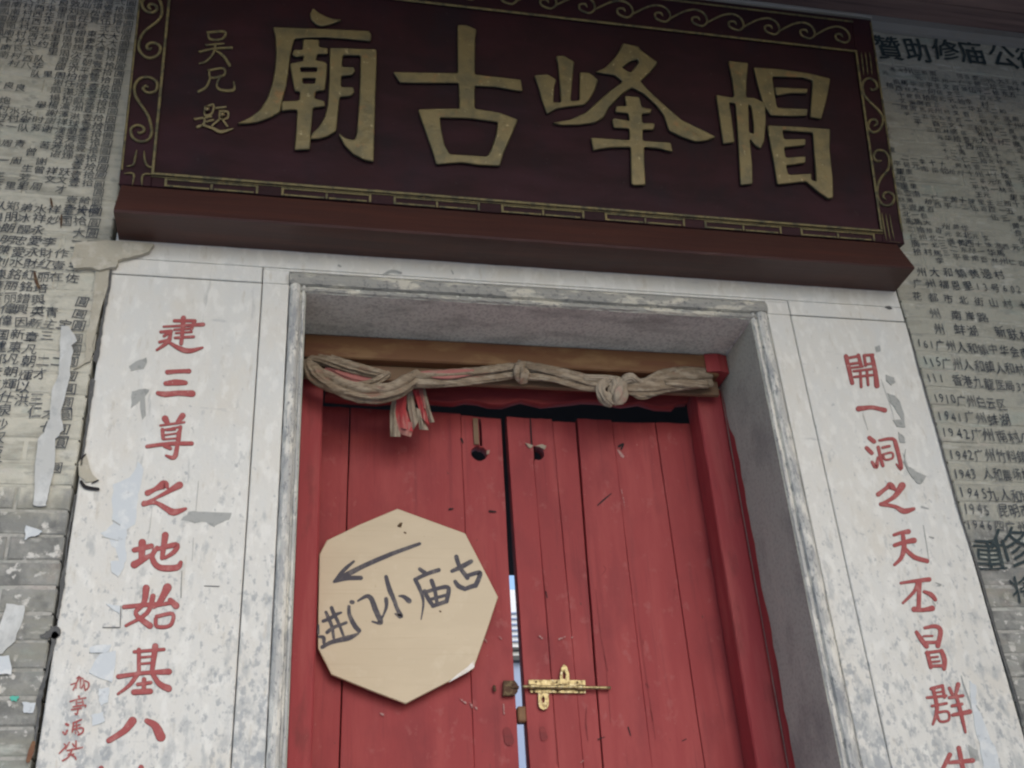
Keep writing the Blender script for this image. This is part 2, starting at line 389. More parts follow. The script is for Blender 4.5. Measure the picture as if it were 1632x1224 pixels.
M['plaster_tan'] = mat('tan_plaster', (.40, .37, .30), [((.55, .52, .45), (24,) * 3, .5, .66, 6, .7), ((.26, .25, .21), (50,) * 3, .58, .7, 6, .6)], rough=.92, bump=[((30,) * 3, .7, .006)])
M['concrete'] = mat('paving', (.56, .55, .54), [((.47, .47, .46), (1.5,) * 3, .45, .65, 6, .7)], rough=.9)
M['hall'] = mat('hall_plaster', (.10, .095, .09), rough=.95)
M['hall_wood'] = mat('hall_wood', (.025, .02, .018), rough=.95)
M['court_blue'] = mat('court_wall_paint', (.36, .42, .56), rough=.9)
M['court_white'] = mat('court_white_paint', (.85, .85, .85), rough=.9)
M['edge_highlight'] = mat('pale_highlight', (.72, .68, .64), [((.50, .40, .28), (30,) * 3, .5, .65, 5, .6)], rough=.5)
M['smear'] = mat('paint_smear', (.40, .24, .22), [((.28, .06, .06), (130,) * 3, .46, .56, 6, .95)], rough=.8)

# ------------------------------------------------------------------ glyphs written with the built-in typeface
_gl = {}
def glyph(ch):
    if ch not in _gl:
        cu = bpy.data.curves.new('g', 'FONT'); cu.body = ch; cu.resolution_u = 2; cu.size = 1
        t = bpy.data.objects.new('g', cu); col.objects.link(t)
        bpy.context.view_layer.update()
        me = bpy.data.meshes.new_from_object(t.evaluated_get(bpy.context.evaluated_depsgraph_get()))
        vs_ = [(v.co.x, v.co.y) for v in me.vertices]; fs = [tuple(p.vertices) for p in me.polygons]
        bpy.data.objects.remove(t); bpy.data.curves.remove(cu); bpy.data.meshes.remove(me)
        if vs_:
            x0 = min(v[0] for v in vs_); x1 = max(v[0] for v in vs_)
            cjk = ord(ch) > 255
            cx, cy_ = ((.5, .37) if cjk else ((x0 + x1) / 2, .35))
            vs_ = [(a - cx, b - cy_) for a, b in vs_]
        _gl[ch] = (vs_, fs)
    return _gl[ch]
class Ink:
    def __init__(s): s.V = []; s.F = []
    def put(s, ch, x, z, size, y=-.003, aspect=1.0, rot=0.0, jit=1.0, w=0):
        if ch == ' ': return
        vs_, fs = glyph(ch)
        b = len(s.V); a = rot + random.gauss(0, .05) * jit
        sx = size * aspect * random.uniform(.92, 1.06); sz = size * random.uniform(.9, 1.06); sh = random.gauss(.04, .07) * jit
        x += random.gauss(0, .03) * size * jit; z += random.gauss(0, .03) * size * jit
        ph = random.uniform(0, 6.28); c, s_ = math.cos(a), math.sin(a)
        yy = y - random.uniform(0, .0004)
        for (u, v) in vs_:
            u2 = u + sh * v + .025 * math.sin(7 * v + ph); v2 = v + .025 * math.sin(6 * u + ph * 1.7) + .05 * u
            s.V.append((x + (u2 * c - v2 * s_) * sx, yy, z + (u2 * s_ + v2 * c) * sz))
        s.F += [tuple(i + b for i in f) for f in fs]
    def done(s, name, m, parent):
        o = mesh(name, s.V, s.F, m, parent); o['kind'] = 'stuff'; return o

# ================================================================== THE SETTING
box('ground', -300, 300, -300, 300, -.3, 0, M['concrete'])['kind'] = 'structure'
FL = .75                                                                     # porch floor
for i, (n_, y0_, h_) in enumerate((('porch_floor', -1.5, FL), ('step', -1.85, .5), ('step', -2.2, .25))):
    tag(box(n_, -3, 4.2, y0_, (-.0 if i == 0 else (-1.5, -1.85)[i - 1]) - .003 * (i > 0) + (3.8 if i == 0 else 0), 0.002 * i + .001, h_, M['concrete'], b=.01), kind='structure')

# porch ceiling: boards running along the front wall
ZC = E0 + 2.975
ceiling = empty('porch_ceiling', (0, 0, ZC), 'dark brown board ceiling of the porch over the signboard', 'ceiling')
yb = -.002
k = 0
while yb > -1.6:
    wd = (.105, .16, .19, .17, .18, .2)[k % 6]
    o = box('board', -2.8, 4.4, yb - wd, yb - .004, ZC - .004 * (k % 2), ZC + .03, M['porch_wood'], ceiling, b=.004)
    yb -= wd; k += 1
box('added_eave_beam', -2.8, 4.4, yb - .20, yb - .004, E0 + 2.66, ZC - .006, M['porch_wood'], ceiling, b=.01)  # unseen beam, added to darken the upper wall
box('roof_deck', -2.9, 4.5, yb - .25, -.0, ZC + .034, ZC + .2, M['porch_wood'], ceiling)

# unseen side wall, added to dim the right of the porch; left side open
o = box('added_side_wall', 2.97, 3.3, -2.3, -.004, FL - .75, ZC - .01, M['brick'], b=.01)
tag(o, 'unseen plain grey brick wall added to cut light on the right', 'wall', kind='thing')

# ================================================================== BRICK WALLS
XL, XR = -.475, 1.764                                                        # outer sides of the stone doorway
bv, bf = box_vf(0, 1, 0, 1, 0, 1, 0)
def brick_mesh(seed, Lx, mt='brick'):
    rs = random.Random(seed)
    H, Dp, c = .0535, .05, .0035
    n = 4
    V = []; F = []
    # front face ring (chamfer inside), then outer ring set back, then back ring
    def ring(y, inset, jit):
        r = []
        for (sx, sz) in [(i / n, 0) for i in range(n)] + [(1, 0)] + [(1 - i / n, 1) for i in range(n)] + [(0, 1)]:
            x = sx * Lx; z = sz * H
            x += inset * (1 if sx < .01 else (-1 if sx > .99 else 0)); z += inset * (1 if sz == 0 else -1)
            r.append((x + rs.uniform(-jit, jit), y + rs.uniform(-jit, jit) * .4, z + rs.uniform(-jit, jit)))
        return r
    A = ring(0, c, .0011); B = ring(.0026, 0, .0009); C = ring(Dp, 0, 0)
    V = A + B + C; m = len(A)
    for a, b in ((0, m), (m, 2 * m)):
        for i in range(m): F.append((a + i, a + (i + 1) % m, b + (i + 1) % m, b + i))
    # front face as quads between the lower and upper rows
    for i in range(n): F.append((i, 2 * n + 1 - i, 2 * n - i, i + 1))
    me = bpy.data.meshes.new('brick'); me.from_pydata(V, [], F); me.update(); me.materials.append(M[mt])
    import bmesh
    bm = bmesh.new(); bm.from_mesh(me); bmesh.ops.recalc_face_normals(bm, faces=bm.faces); bm.to_mesh(me); bm.free()
    if me.polygons[-1].normal.y > 0: me.flip_normals()
    return me
BL = .232
full = [brick_mesh(i, BL) for i in range(7)]
half = [brick_mesh(30 + i, .113) for i in range(4)]
full_l = [brick_mesh(i, BL, 'brick_lit_left') for i in range(7)]
half_l = [brick_mesh(30 + i, .113, 'brick_lit_left') for i in range(4)]
def brick_wall(x0, x1, zj, label, edge):
    """edge: 'R' bricks start from the right end, ragged to the left"""
    root = empty('brick_wall', ((x0 + x1) / 2, 0, FL), label, 'wall')
    rows = int(2.86 / .0595)
    z = zj
    while z > E0 + .30: z -= .0595
    cnt = 0
    far0, far1 = (x0 - 1.6, x1) if edge == 'R' else (x0, x1 + 1.6)
    zlo = z
    r = 0
    while z < ZC - .03:
        odd = r % 2
        if edge == 'R':
            x = x1; first = True
            while x > x0 + .02:
                h = odd and first
                Lx = .113 if h else BL
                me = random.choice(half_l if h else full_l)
                o = bpy.data.objects.new('brick', me); col.objects.link(o)
                o.location = (x - Lx, random.uniform(-.0012, .0014), z + .003); attach(o, root); cnt += 1
                x -= Lx + .006; first = False
        else:
            x = x0; first = True
            while x < x1 - .02:
                h = odd and first
                Lx = .113 if h else BL
                me = random.choice(half if h else full)
                o = bpy.data.objects.new('brick', me); col.objects.link(o)
                o.location = (x, random.uniform(-.0012, .0014), z + .003); attach(o, root); cnt += 1
                x += Lx + .006; first = False
        z += .0595; r += 1
    box('mortar', far0 + (0 if edge == 'R' else .004), far1 - (.004 if edge == 'R' else 0), .0022, .05, zlo, ZC + .2, M['mortar_lit_left' if edge == 'R' else 'mortar'], root)
    box('core', far0, far1, .051, .36, FL, ZC + .2, M['mortar'], root)
    # the rest of the wall, outside what the bricks cover, is one plain sheet
    return root, zlo
wl, zlo = brick_wall(-1.28, XL - .011, E0 + 1.0145, 'grey brick wall left of the doorway, covered with handwritten names in ink', 'R')
box('lower_wall', -2.88, XL - .004, .0, .05, FL, zlo - .003, M['brick_lit_left'], wl)
box('side_wall', -2.88, -1.28 - .24, .0, .0027, zlo, ZC, M['brick_lit_left'], wl)
wr, zlo2 = brick_wall(XR + .006, 2.95, E0 + .7956, 'grey brick wall right of the doorway with smaller handwritten records under a bold heading', 'L')
box('lower_wall', XR + .004, 4.55, .0, .05, FL, zlo2 - .003, M['brick'], wr)
box('side_wall', 2.95 + .24, 4.55, .0, .0027, zlo2, ZC, M['brick'], wr)
# grey cornice strip along the wall top, passing behind the signboard
prism_x('cornice', -1.6, 3.3, [(-.001, ZC - .002), (-.028, ZC - .002), (-.030, ZC - .035), (-.012, ZC - .052), (-.001, ZC - .056)], M['cornice'], wr)

# ---- ink writing on the left wall
ink = Ink(); inkd = Ink()
PZ = .0290
def column(x, z0, text, size=.0300, pitch=PZ, I=None, slope=0.0, prob=1.0, jit=1.0):
    z = z0
    for i, ch in enumerate(text):
        if ch != '　': (I or ink).put(ch, x + slope * i, z, size, jit=jit)
        z -= pitch * random.uniform(.97, 1.03)
xr = -.529
colsA = [   # right to left
    '圓圓圓圓圓圓圓圓圓圓圓圓圓圓圓圓圓圓圓圓圓圓圓圓圓圓圓圓',
    '弍拾拾拾弍大大拾拾拾拾拾拾拾拾拾拾拾拾拾拾拾拾拾拾　給拾',
    '壹壹壹伍弍大大壹壹壹壹壹壹壹壹壹壹壹壹壹壹壹壹壹壹　壹壹',
    '錦堪松賢　東泰慈子朝平懷治活獻洲洪球蘭芳煜煇　跃文才',
    '周灿刘任桂棚锡錫次浩亦柏任湛柏濃澤祥漢秀芳谌　祥文',
    '周敦刘國國周周周周謝國周謝周楊楊謝謝谢　苦　謝曾　周',
    '队良里里里里里里里　　里　　　舉　时芳　　曾　生芳里',
    '队下华华华华华约　队华队　　　　水舉队　青　周　　里',
    '队村西西西西西北六西八　　良　　水村一　周　一　王王',
    '大大村村村村村村良村村　　良　炮村村下　良　一　里木',
    '南南南南南南南下南南　　　下　　科下良　下　村　木跃',
    '圖圖國國國國國西西队大村　　新番下原　　之　　田跃田',
    '村村村村村里里里西西北　　　西下番原良　　下　田',
]
for i, t in enumerate(colsA):
    column(xr - i * .0312, E0 + 2.655, t, slope=-.00025)
colsB = [
    '圓圓圓圓　　　　圓圓圓圓圓圓圓圓圓圓圓圓　圓　　',
    '大拾大二　三佐　　　宝　　二　　　才七　　　',
    '宝国　　作壹在　　青主三　二才　三仁　　',
    '祥妙　李財红丽培與英新章凡朝煇以洪　　',
    '水祥永愛永財紅銘錯興因新東凡朝輝仕泉沙汉液方',
    '弟冰醒忠愛水銘丽丽偉偉国建邦佐湛英汉佳生雄錦',
    '郑朋朗明陳刘陳葉葉馬馮朱杨陳苏馮杜勤黄芝錦应',
    '队良处　区司　　　里里队队须　佳馮苏杜馮英应',
    '田队队司活公作　里里队队　　　王馮莊馮杜荣佳',
    '二二公　里委俊塔理里四段顷　　崔周杜程馮蓉',
]
for i, t in enumerate(colsB):
    column(xr - .004 - i * .0338, E0 + 1.862, t, size=.0345, pitch=.0354, slope=.0003, jit=1.3)
ink.done('handwritten_names', M['ink'], wl)

# ---- ink writing on the right wall
ink2 = Ink(); inkb = Ink()
def at_px(I, text, px, py, px2=None, py2=None, size=None, squeeze=1.0, dy=0.0):
    """a line of writing whose first and last characters stand at two traced points of the wall"""
    u0, v0 = WALL.px(px, py)
    u1, v1 = WALL.px(px2, py2) if px2 is not None else (u0, v0)
    adv = [.6 if (ord(c) < 255 or c == '　') else 1.0 for c in text]
    pos = []; a = 0
    for i, c in enumerate(text):
        pos.append(a + adv[i] / 2 - adv[0] / 2); a += adv[i]
    tot = pos[-1] or 1
    wch = (u1 - u0) / tot if px2 is not None else size
    for ch, p in zip(text, pos):
        if ch == '　': continue
        t = p / tot
        cj = ord(ch) > 255
        I.put(ch, u0 + (u1 - u0) * t, E0 + v0 + (v1 - v0) * t, size or .05, aspect=min(squeeze, wch / size * .98) if cj else .72)
for ch, x_, y_ in (('贊', 1416, 80), ('助', 1458, 81), ('修', 1507, 83), ('庙', 1550, 85), ('公', 1599, 91), ('德', 1642, 96)):
    u, v = WALL.px(x_, y_)
    for d in (-.0022, 0, .0022): 
        random.seed(ord(ch)); inkb.put(ch, u + d, E0 + v + d * .6, .128, aspect=.86, y=-.003 - abs(d + .0022) * .1)
random.seed(11)
pool = '拾元壹廣州文村周馮陳李大南良伍黄百仁和华北西里馬五一二三十林何王东平'
for j in range(29):
    x = 1.860 + j * .0325
    z = E0 + 2.735 - (.02 if j < 4 else 0)
    for i in range(int(.93 / .030)):
        zz = z - i * .030
        gap = (1.90 < x < 2.06 and 2.33 < zz - E0 < 2.60 - (x - 1.9)) or (1.93 < x < 2.14 and 2.18 < zz - E0 < 2.28) or (x < 2.04 and zz - E0 > 2.66 and i % 2) \
            or (1.93 < x < 2.10 and 2.05 < zz - E0 < 2.11) or (2.42 < x < 2.6 and 2.36 < zz - E0 < 2.44) or (x > 2.3 and 1.93 < zz - E0 < 1.99)
        if gap or random.random() < .10 + (.12 if x > 2.3 else 0): continue
        if zz - E0 < 1.895 or (x < 1.90 and zz - E0 < 1.93): continue
        if noise.noise((x * 5, zz * 7, 3.1)) > .42: continue
        ink2.put(random.choice('十元拾一二三百' if j % 4 == 3 else pool), x + .0006 * i + .010 * noise.noise((j * 3.3, zz * 2, 0)), zz + .008 * noise.noise((x * 3, zz * 3, 5)), .0275 * random.uniform(.8, 1.15), aspect=1.08, jit=1.5)
rows = [('州大和鎮黄邊村', 1468, 434, 1592, 438, .040), ('广州福恩里13号602', 1462, 452, 1624, 462, .038),
        ('花都市北街山村十', 1462, 473, 1630, 487, .036), ('州　南岸路', 1490, 500, 1566, 507, .040), ('州　蚌湖', 1496, 525, 1550, 529, .042), ('新联村', 1593, 530, 1634, 536, .044),
        ('161广州人和鎮中华会南', 1464, 548, 1632, 563, .042), ('115广州人和鎮人和村', 1474, 576, 1626, 590, .043), ('111　香港九龍医局32', 1480, 602, 1632, 619, .042),
        ('1910广州白云区', 1490, 635, 1594, 645, .042), ('1941广州蚌湖', 1496, 663, 1600, 670, .042), ('1942广州南村广', 1504, 690, 1634, 698, .043),
        ('1942广州竹料鎮', 1516, 725, 1628, 728, .043), ('1943　人和農场村', 1522, 755, 1636, 758, .042), ('1945九人和墟', 1532, 785, 1636, 792, .043),
        ('1945　昆明市', 1538, 811, 1634, 816, .045), ('1946四广州', 1542, 836, 1628, 841, .038)]
for t, a, b, c, d, s_ in rows: at_px(ink2, t, a, b, c, d, s_, .92)
for i in range(9):                                                           # what goes on past the frame's edge
    at_px(ink2, '村人和鎮南北路', 1650, 500 + i * 38, 1740, 508 + i * 38, .048)
at_px(inkb, '重', 1575, 886, size=.105); at_px(inkb, '修', 1612, 872, size=.13); at_px(inkb, '将', 1628, 938, size=.08)
ink2.done('handwritten_records', M['ink'], wr); inkb.done('bold_heading', M['ink_dark'], wr)

# ---- plaster remains on the bricks
def ragged(P, amt=.0018, n=3):
    out = []
    for i in range(len(P)):
        a, b = P[i], P[(i + 1) % len(P)]
        for j in range(n):
            t = j / n
            out.append((a[0] + (b[0] - a[0]) * t + random.uniform(-amt, amt), a[1] + (b[1] - a[1]) * t + random.uniform(-amt, amt)))
    return out
def patch(name, pts, ox, oy, k, mt, parent, th=.002, lift=.0025, ty=WALL, rag=.0018, label=None):
    o = cutout(name, [ragged(ty.poly(pts, ox, oy, k), rag)], ty, lift, lift + th, mt, parent)
    if label: o['label'] = label
    return o
patch('plaster_strip', [(600, 740), (680, 750), (730, 830), (760, 890), (700, 930), (720, 1010), (690, 1100), (690, 1224), (640, 1424), (600, 1580), (620, 1760), (550, 1840), (545, 2100), (480, 2330), (470, 2424), (450, 2500), (330, 2490), (330, 2424), (350, 2100), (370, 1850), (430, 1780), (490, 1650), (500, 1400), (570, 1224), (590, 900)], 0, 400, 6.12, M['plaster'], wl, .003, .004)
patch('plaster_lump', [(122, 392), (170, 388), (246, 394), (238, 406), (215, 413), (190, 420), (186, 430), (160, 436), (145, 431), (118, 432), (114, 420)], 0, 0, 1, M['plaster_tan'], wl, .012, .003, rag=.002)
patch('plaster_scrap', [(40, 240), (150, 250), (140, 330), (90, 460), (10, 540), (-60, 540), (-40, 440), (20, 330)], 0, 900, 3.7775, M['plaster'], wl)
patch('plaster_scrap', [(-40, 560), (60, 550), (75, 660), (-30, 670)], 0, 900, 3.7775, M['torn'], wl)
patch('plaster_scrap', [(165, 975), (280, 1010), (240, 1040), (190, 1050), (165, 1065)], 0, 600, 4.08, M['torn'], wl)
patch('plaster_scrap', [(135, 835), (215, 830), (200, 890), (150, 895)], 0, 900, 3.7775, M['torn'], wl)
patch('plaster_edge', [(610, 470), (640, 545), (715, 500), (700, 640), (650, 850), (610, 1000), (595, 1130), (480, 1190), (560, 1120), (560, 1000), (590, 850), (610, 700), (620, 590)], 0, 300, 4.08, M['plaster_tan'], wl, .004, .003)
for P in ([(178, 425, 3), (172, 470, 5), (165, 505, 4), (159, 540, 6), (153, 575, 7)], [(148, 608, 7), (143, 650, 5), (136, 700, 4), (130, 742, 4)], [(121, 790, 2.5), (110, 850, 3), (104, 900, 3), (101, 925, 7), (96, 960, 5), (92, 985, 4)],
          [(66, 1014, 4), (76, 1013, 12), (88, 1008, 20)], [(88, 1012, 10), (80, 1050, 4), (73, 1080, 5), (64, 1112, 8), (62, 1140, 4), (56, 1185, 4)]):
    strokes_mesh('gap_shade', [(P, 4)], WALL, .0042, M['gap_shade_and_chip'], wl, wob=.35)  # flat dark strokes painting the shade in the gap beside the slab
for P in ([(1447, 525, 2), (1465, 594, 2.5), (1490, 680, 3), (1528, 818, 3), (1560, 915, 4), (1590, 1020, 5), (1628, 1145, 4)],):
    strokes_mesh('gap_shade', [(P, 3)], WALL, .0042, M['gap_shade_and_chip'], wr, wob=.35)  # shade of the right-hand gap, painted the same way
for (a, b, c, d) in ((497, 720, 515, 815), (603, 880, 597, 1010)):
    strokes_mesh('rust_streak', [([(a, b, 14), ((a + c) / 2, (b + d) / 2, 22), (c, d, 6)], 14)], WALL, .0042, M['rust'], wl, 0, 200, 6.12)
strokes_mesh('rust_streak', [([(340, 215, 20), (355, 300, 34), (385, 370, 26)], 20)], WALL, .0042, M['rust'], wl, 0, 400, 6.12)
o = patch('paint_fleck', [(60, 800), (90, 792), (118, 800), (105, 822), (75, 825)], 0, 900, 3.7775, M['torn'], wl)
o.data.materials[0] = mat('green_fleck', (.10, .42, .33)); o['label'] = 'small green paint fleck on the bare bricks'
strokes_mesh('wooden_wedge', [([(205, 1075, 22), (190, 1130, 34), (172, 1185, 24)], 26)], WALL, .006, M['wood_ochre'], wl, 0, 900, 3.7775)

# ================================================================== STONE DOORWAY
dw = empty('stone_doorway', (.645, 0, FL), 'whitewashed granite doorway with red carved couplets around the red door', 'doorway')
XO0, XO1 = .017, 1.274                                                       # the opening
ZS = E0 + 1.65                                                               # its soffit
ZJ = E0 + 1.671                                                              # joint under the lintel block
GL, GR = -.095, 1.397
pl = box('jamb_slab', XL, GL - .0012, -.001, .36, FL, ZJ - .0015, M['whitewash'], dw, b=.0022)
pl['label'] = 'left jamb slab with red characters, worn whitewash'
pr = box('jamb_slab', GR + .0012, XR, -.001, .36, FL, ZJ - .0015, M['whitewash'], dw, b=.0022)
pr['label'] = 'right jamb slab with red characters, torn paper along it'
box('border_strip', GL + .0012, -.0265, .0, .36, FL, ZJ + .0008, M['border_wash'], dw, b=.0018)
box('border_strip', 1.3255, GR - .0012, .0, .36, FL, ZJ + .0008, M['border_wash'], dw, b=.0018)
box('lintel_block', XL + .002, XR - .002, -.0015, .36, ZJ + .0515, ZC - .06, M['whitewash'], dw, b=.0022)
box('lintel_corner', XL + .002, GL - .002, -.0015, .36, ZJ + .0015, ZJ + .050, M['whitewash'], dw, b=.0018)
box('lintel_corner', GR + .002, XR - .002, -.0015, .36, ZJ + .0015, ZJ + .050, M['whitewash'], dw, b=.0018)
box('lintel_border', GL + .0005, GR - .0005, -.0005, .36, E0 + 1.7135, ZJ + .050, M['whitewash'], dw, b=.0015)
box('lintel_border', GL + .0008, -.0268, .0, .36, ZJ + .0015, E0 + 1.7130, M['whitewash'], dw)
box('lintel_border', 1.3258, GR - .0008, .0, .36, ZJ + .0015, E0 + 1.7130, M['whitewash'], dw)
# moulding round the opening: rounded bead, small quirk, inner arris
def mould(s, a):      # profile in (distance from outer edge towards the opening, y)
    return [(0, .004), (.003, -.004), (.010, -.010), (.019, -.011), (.026, -.006), (.0285, .004), (.0325, .004), (.034, -.0015), (.0385, -.002), (.0405, .003), (.0405, .359), (0, .359)]
prof = mould(0, 0)
prism_z('door_moulding', FL, ZS + .02, [(-.0245 + d, y) for d, y in prof], M['granite_white'], dw, n=90, jit=.0009)
prism_z('door_moulding', FL, ZS + .02, [(1.3235 - d * 1.2, y) for d, y in prof], M['granite_white'], dw, n=90, jit=.0009)
prism_x('door_moulding', -.0255, 1.3245, [(y - .001, E0 + 1.712 - d * 1.5) for d, y in prof[:10]] + [(.06, ZS + .0025), (.06, E0 + 1.712)], M['granite_worn'], dw, n=90, jit=.0011)
box('soffit_stone', XO0 + .0015, XO1 - .0015, .0035, .36, ZS, ZS + .05, M['granite'], dw)
# reveal lining slab (right side faces the camera)
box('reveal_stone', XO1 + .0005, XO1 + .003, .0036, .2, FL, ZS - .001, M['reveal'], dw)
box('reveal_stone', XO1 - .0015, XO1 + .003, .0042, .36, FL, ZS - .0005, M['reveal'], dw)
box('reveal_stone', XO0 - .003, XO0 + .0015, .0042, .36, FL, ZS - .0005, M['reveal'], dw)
strokes_mesh('lime_seam', [([(1198, 512, 2.2), (1176, 538, 3), (1153, 566, 3)], 2.5)], WALL, .0, M['granite_white'], None)
# (the seam lies in the corner between soffit and reveal: move it there)
seam = bpy.data.objects['lime_seam']
bpy.data.objects.remove(seam)
tube('lime_seam', [(XO1 - .003, .012, ZS - .001), (XO1 - .003, .07, ZS - .002), (XO1 - .0035, .13, ZS - .001), (XO1 - .003, .198, ZS - .002)], .0028, M['plaster'], dw, seg=6)
tube('lime_seam', [(XO1 - .003, .206, ZS - .002), (XO1 - .002, .215, ZS - .03), (XO1 - .002, .225, ZS - .06)], .003, M['plaster'], dw, seg=6)

# couplets: brush strokes traced on the slabs
SL, SR = WALL, WALL
def couplet(ch, strokes, ox, oy, k, slab, nm='character', z=.0016):
    o = strokes_mesh(nm, strokes, WALL, z, M['red_edge'], slab, ox, oy, k, grow=4.5, wob=.04, step=.00002)
    o.name = 'groove_edge'
    o = strokes_mesh(nm, strokes, WALL, z + .0011, M['red_paint'], slab, ox, oy, k, grow=0, wob=.05, step=.00005)
    o.name = nm
A = (180, 480, 3.825); B = (0, 600, 4.08); C = (80, 780, 2.757)
couplet('建', [([(375, 122), (500, 122)], 18), ([(310, 158, 12), (420, 152, 14), (550, 144, 22)], 16), ([(375, 177), (470, 170)], 12), ([(500, 122), (478, 172)], 18), ([(385, 197), (480, 190)], 11),
               ([(380, 226), (492, 219)], 15), ([(430, 105, 28), (425, 180, 22), (416, 262, 20)], 22), ([(292, 190, 16), (355, 186, 20)], 15), ([(355, 186), (312, 215)], 16), ([(285, 252), (350, 236)], 16),
               ([(352, 200, 18), (335, 250, 22), (268, 300, 12)], 16), ([(330, 245, 12), (400, 288, 26), (465, 306, 28), (545, 286, 12)], 24)], *A, pl)
couplet('三', [([(332, 435, 26), (400, 430, 22), (464, 429, 26)], 26), ([(322, 504, 26), (385, 498, 36), (442, 500, 26)], 34), ([(275, 563, 24), (320, 570, 32), (400, 563, 30), (484, 566, 38)], 36)], *A, pl)
couplet('尊', [([(318, 718, 38), (332, 742, 26)], 28), ([(425, 700, 34), (395, 738, 22)], 26), ([(290, 760), (435, 740)], 12), ([(302, 785), (306, 838)], 20), ([(300, 790), (410, 768)], 11), ([(412, 768), (402, 850)], 18),
               ([(330, 790), (380, 786)], 8), ([(320, 818), (390, 808)], 9), ([(308, 845), (395, 838)], 10), ([(208, 888, 20), (340, 872, 22), (480, 870, 24)], 22), ([(402, 800, 20), (390, 900, 24), (372, 955, 26), (325, 944, 12)], 22), ([(315, 885), (350, 900)], 20)], *A, pl)
couplet('之', [([(960, 760, 36), (1010, 735, 26), (1068, 705, 56), (1088, 722, 20)], 30), ([(1168, 708, 44), (1090, 752, 26), (1000, 800, 16), (935, 832, 30)], 26), ([(938, 828, 34), (1010, 822, 24), (1080, 860, 34), (1130, 885, 42), (1208, 862, 16)], 34)], *B, pl)
couplet('地', [([(370, 268, 20), (445, 250, 20)], 22), ([(405, 235, 30), (402, 310, 24)], 24), ([(370, 332, 30), (442, 290, 14)], 22), ([(506, 202, 26), (492, 303, 16)], 18), ([(470, 258, 16), (448, 298, 20), (478, 343, 24), (555, 345, 24), (574, 322, 14)], 20),
               ([(455, 268, 12), (552, 245, 22), (545, 275, 18), (505, 302, 12)], 14)], *C, pl)
couplet('始', [([(422, 435, 28), (412, 500, 20), (376, 547, 16), (438, 600, 26)], 20), ([(325, 518, 16), (460, 505, 16)], 18), ([(452, 470, 20), (425, 545, 16), (333, 600, 10)], 16), ([(516, 432, 34), (482, 495, 22), (455, 518, 14)], 22),
               ([(460, 512), (530, 500)], 14), ([(528, 488, 20), (553, 512, 28)], 24), ([(468, 560), (538, 548), (528, 598), (470, 604), (464, 570)], 14)], *C, pl)
couplet('基', [([(390, 705), (390, 805)], 14), ([(462, 690, 24), (448, 800, 16)], 16), ([(370, 715), (500, 704)], 12), ([(392, 740), (450, 735)], 8), ([(392, 768), (450, 763)], 8), ([(300, 824, 18), (410, 808, 14), (522, 802, 24)], 18),
               ([(385, 810, 18), (350, 860, 14), (298, 900, 8)], 14), ([(448, 808, 16), (480, 855, 22), (520, 876, 28)], 22), ([(385, 858), (442, 850)], 13), ([(413, 835), (411, 890)], 16), ([(368, 892, 22), (440, 888, 22)], 20)], *C, pl)
couplet('八', [([(362, 1018, 34), (325, 1062, 26), (258, 1105, 20)], 26), ([(425, 1018, 20), (462, 1040, 32), (486, 1088, 40)], 34)], *C, pl)
D_ = (900, 380, 2.72); E_ = (1232, 600, 4.08); F_ = (1232, 900, 3.7775)
couplet('開', [([(1218, 512), (1245, 628)], 15), ([(1225, 520), (1272, 512)], 9), ([(1272, 508), (1284, 555)], 13), ([(1232, 547), (1276, 540)], 8), ([(1297, 508), (1335, 506)], 9), ([(1297, 510), (1303, 552)], 10), ([(1330, 508, 14), (1345, 580, 16), (1352, 640, 20)], 17),
               ([(1303, 548), (1338, 542)], 8), ([(1252, 577), (1328, 568)], 8), ([(1255, 602), (1332, 594)], 8), ([(1280, 577), (1284, 645)], 9), ([(1308, 572), (1314, 636)], 9), ([(1240, 562), (1290, 557)], 7)], *D_, pr)
couplet('一', [([(1272, 740, 20), (1330, 734, 14), (1386, 746, 18)], 16)], *D_, pr)
couplet('洞', [([(625, 402), (655, 425)], 26), ([(607, 467), (640, 500)], 24), ([(642, 558, 16), (668, 590, 26), (680, 530, 14)], 22), ([(682, 462), (695, 520), (712, 582)], 20), ([(690, 418, 14), (775, 408, 20), (800, 455, 26), (832, 600, 22), (800, 572, 8)], 22),
               ([(710, 465), (755, 455)], 15), ([(712, 510), (770, 497), (775, 532), (728, 543), (714, 515)], 12)], *E_, pr)
couplet('之', [([(682, 768, 28), (735, 728, 22), (760, 712, 46), (790, 735, 20)], 24), ([(838, 712, 44), (785, 785, 26), (702, 832, 18)], 26), ([(700, 832, 24), (790, 848, 22), (850, 878, 34), (914, 862, 18)], 28)], *E_, pr)
couplet('天', [([(785, 1032, 18), (830, 1018, 20), (878, 1010, 30)], 24), ([(788, 1100, 22), (850, 1080, 24), (915, 1068, 34)], 26), ([(842, 1030, 22), (850, 1110, 30), (832, 1180, 24), (788, 1226, 16)], 26), ([(850, 1115, 22), (915, 1175, 28), (1000, 1202, 26)], 28)], *E_, pr)
couplet('丕', [([(768, 112, 14), (850, 100, 18), (938, 90, 26)], 20), ([(868, 105, 20), (850, 160, 18), (780, 232, 12)], 16), ([(880, 108), (874, 262)], 24), ([(908, 164, 16), (950, 182, 26), (975, 212, 20)], 24), ([(848, 270, 32), (900, 274, 22), (956, 264, 32)], 30)], *F_, pr)
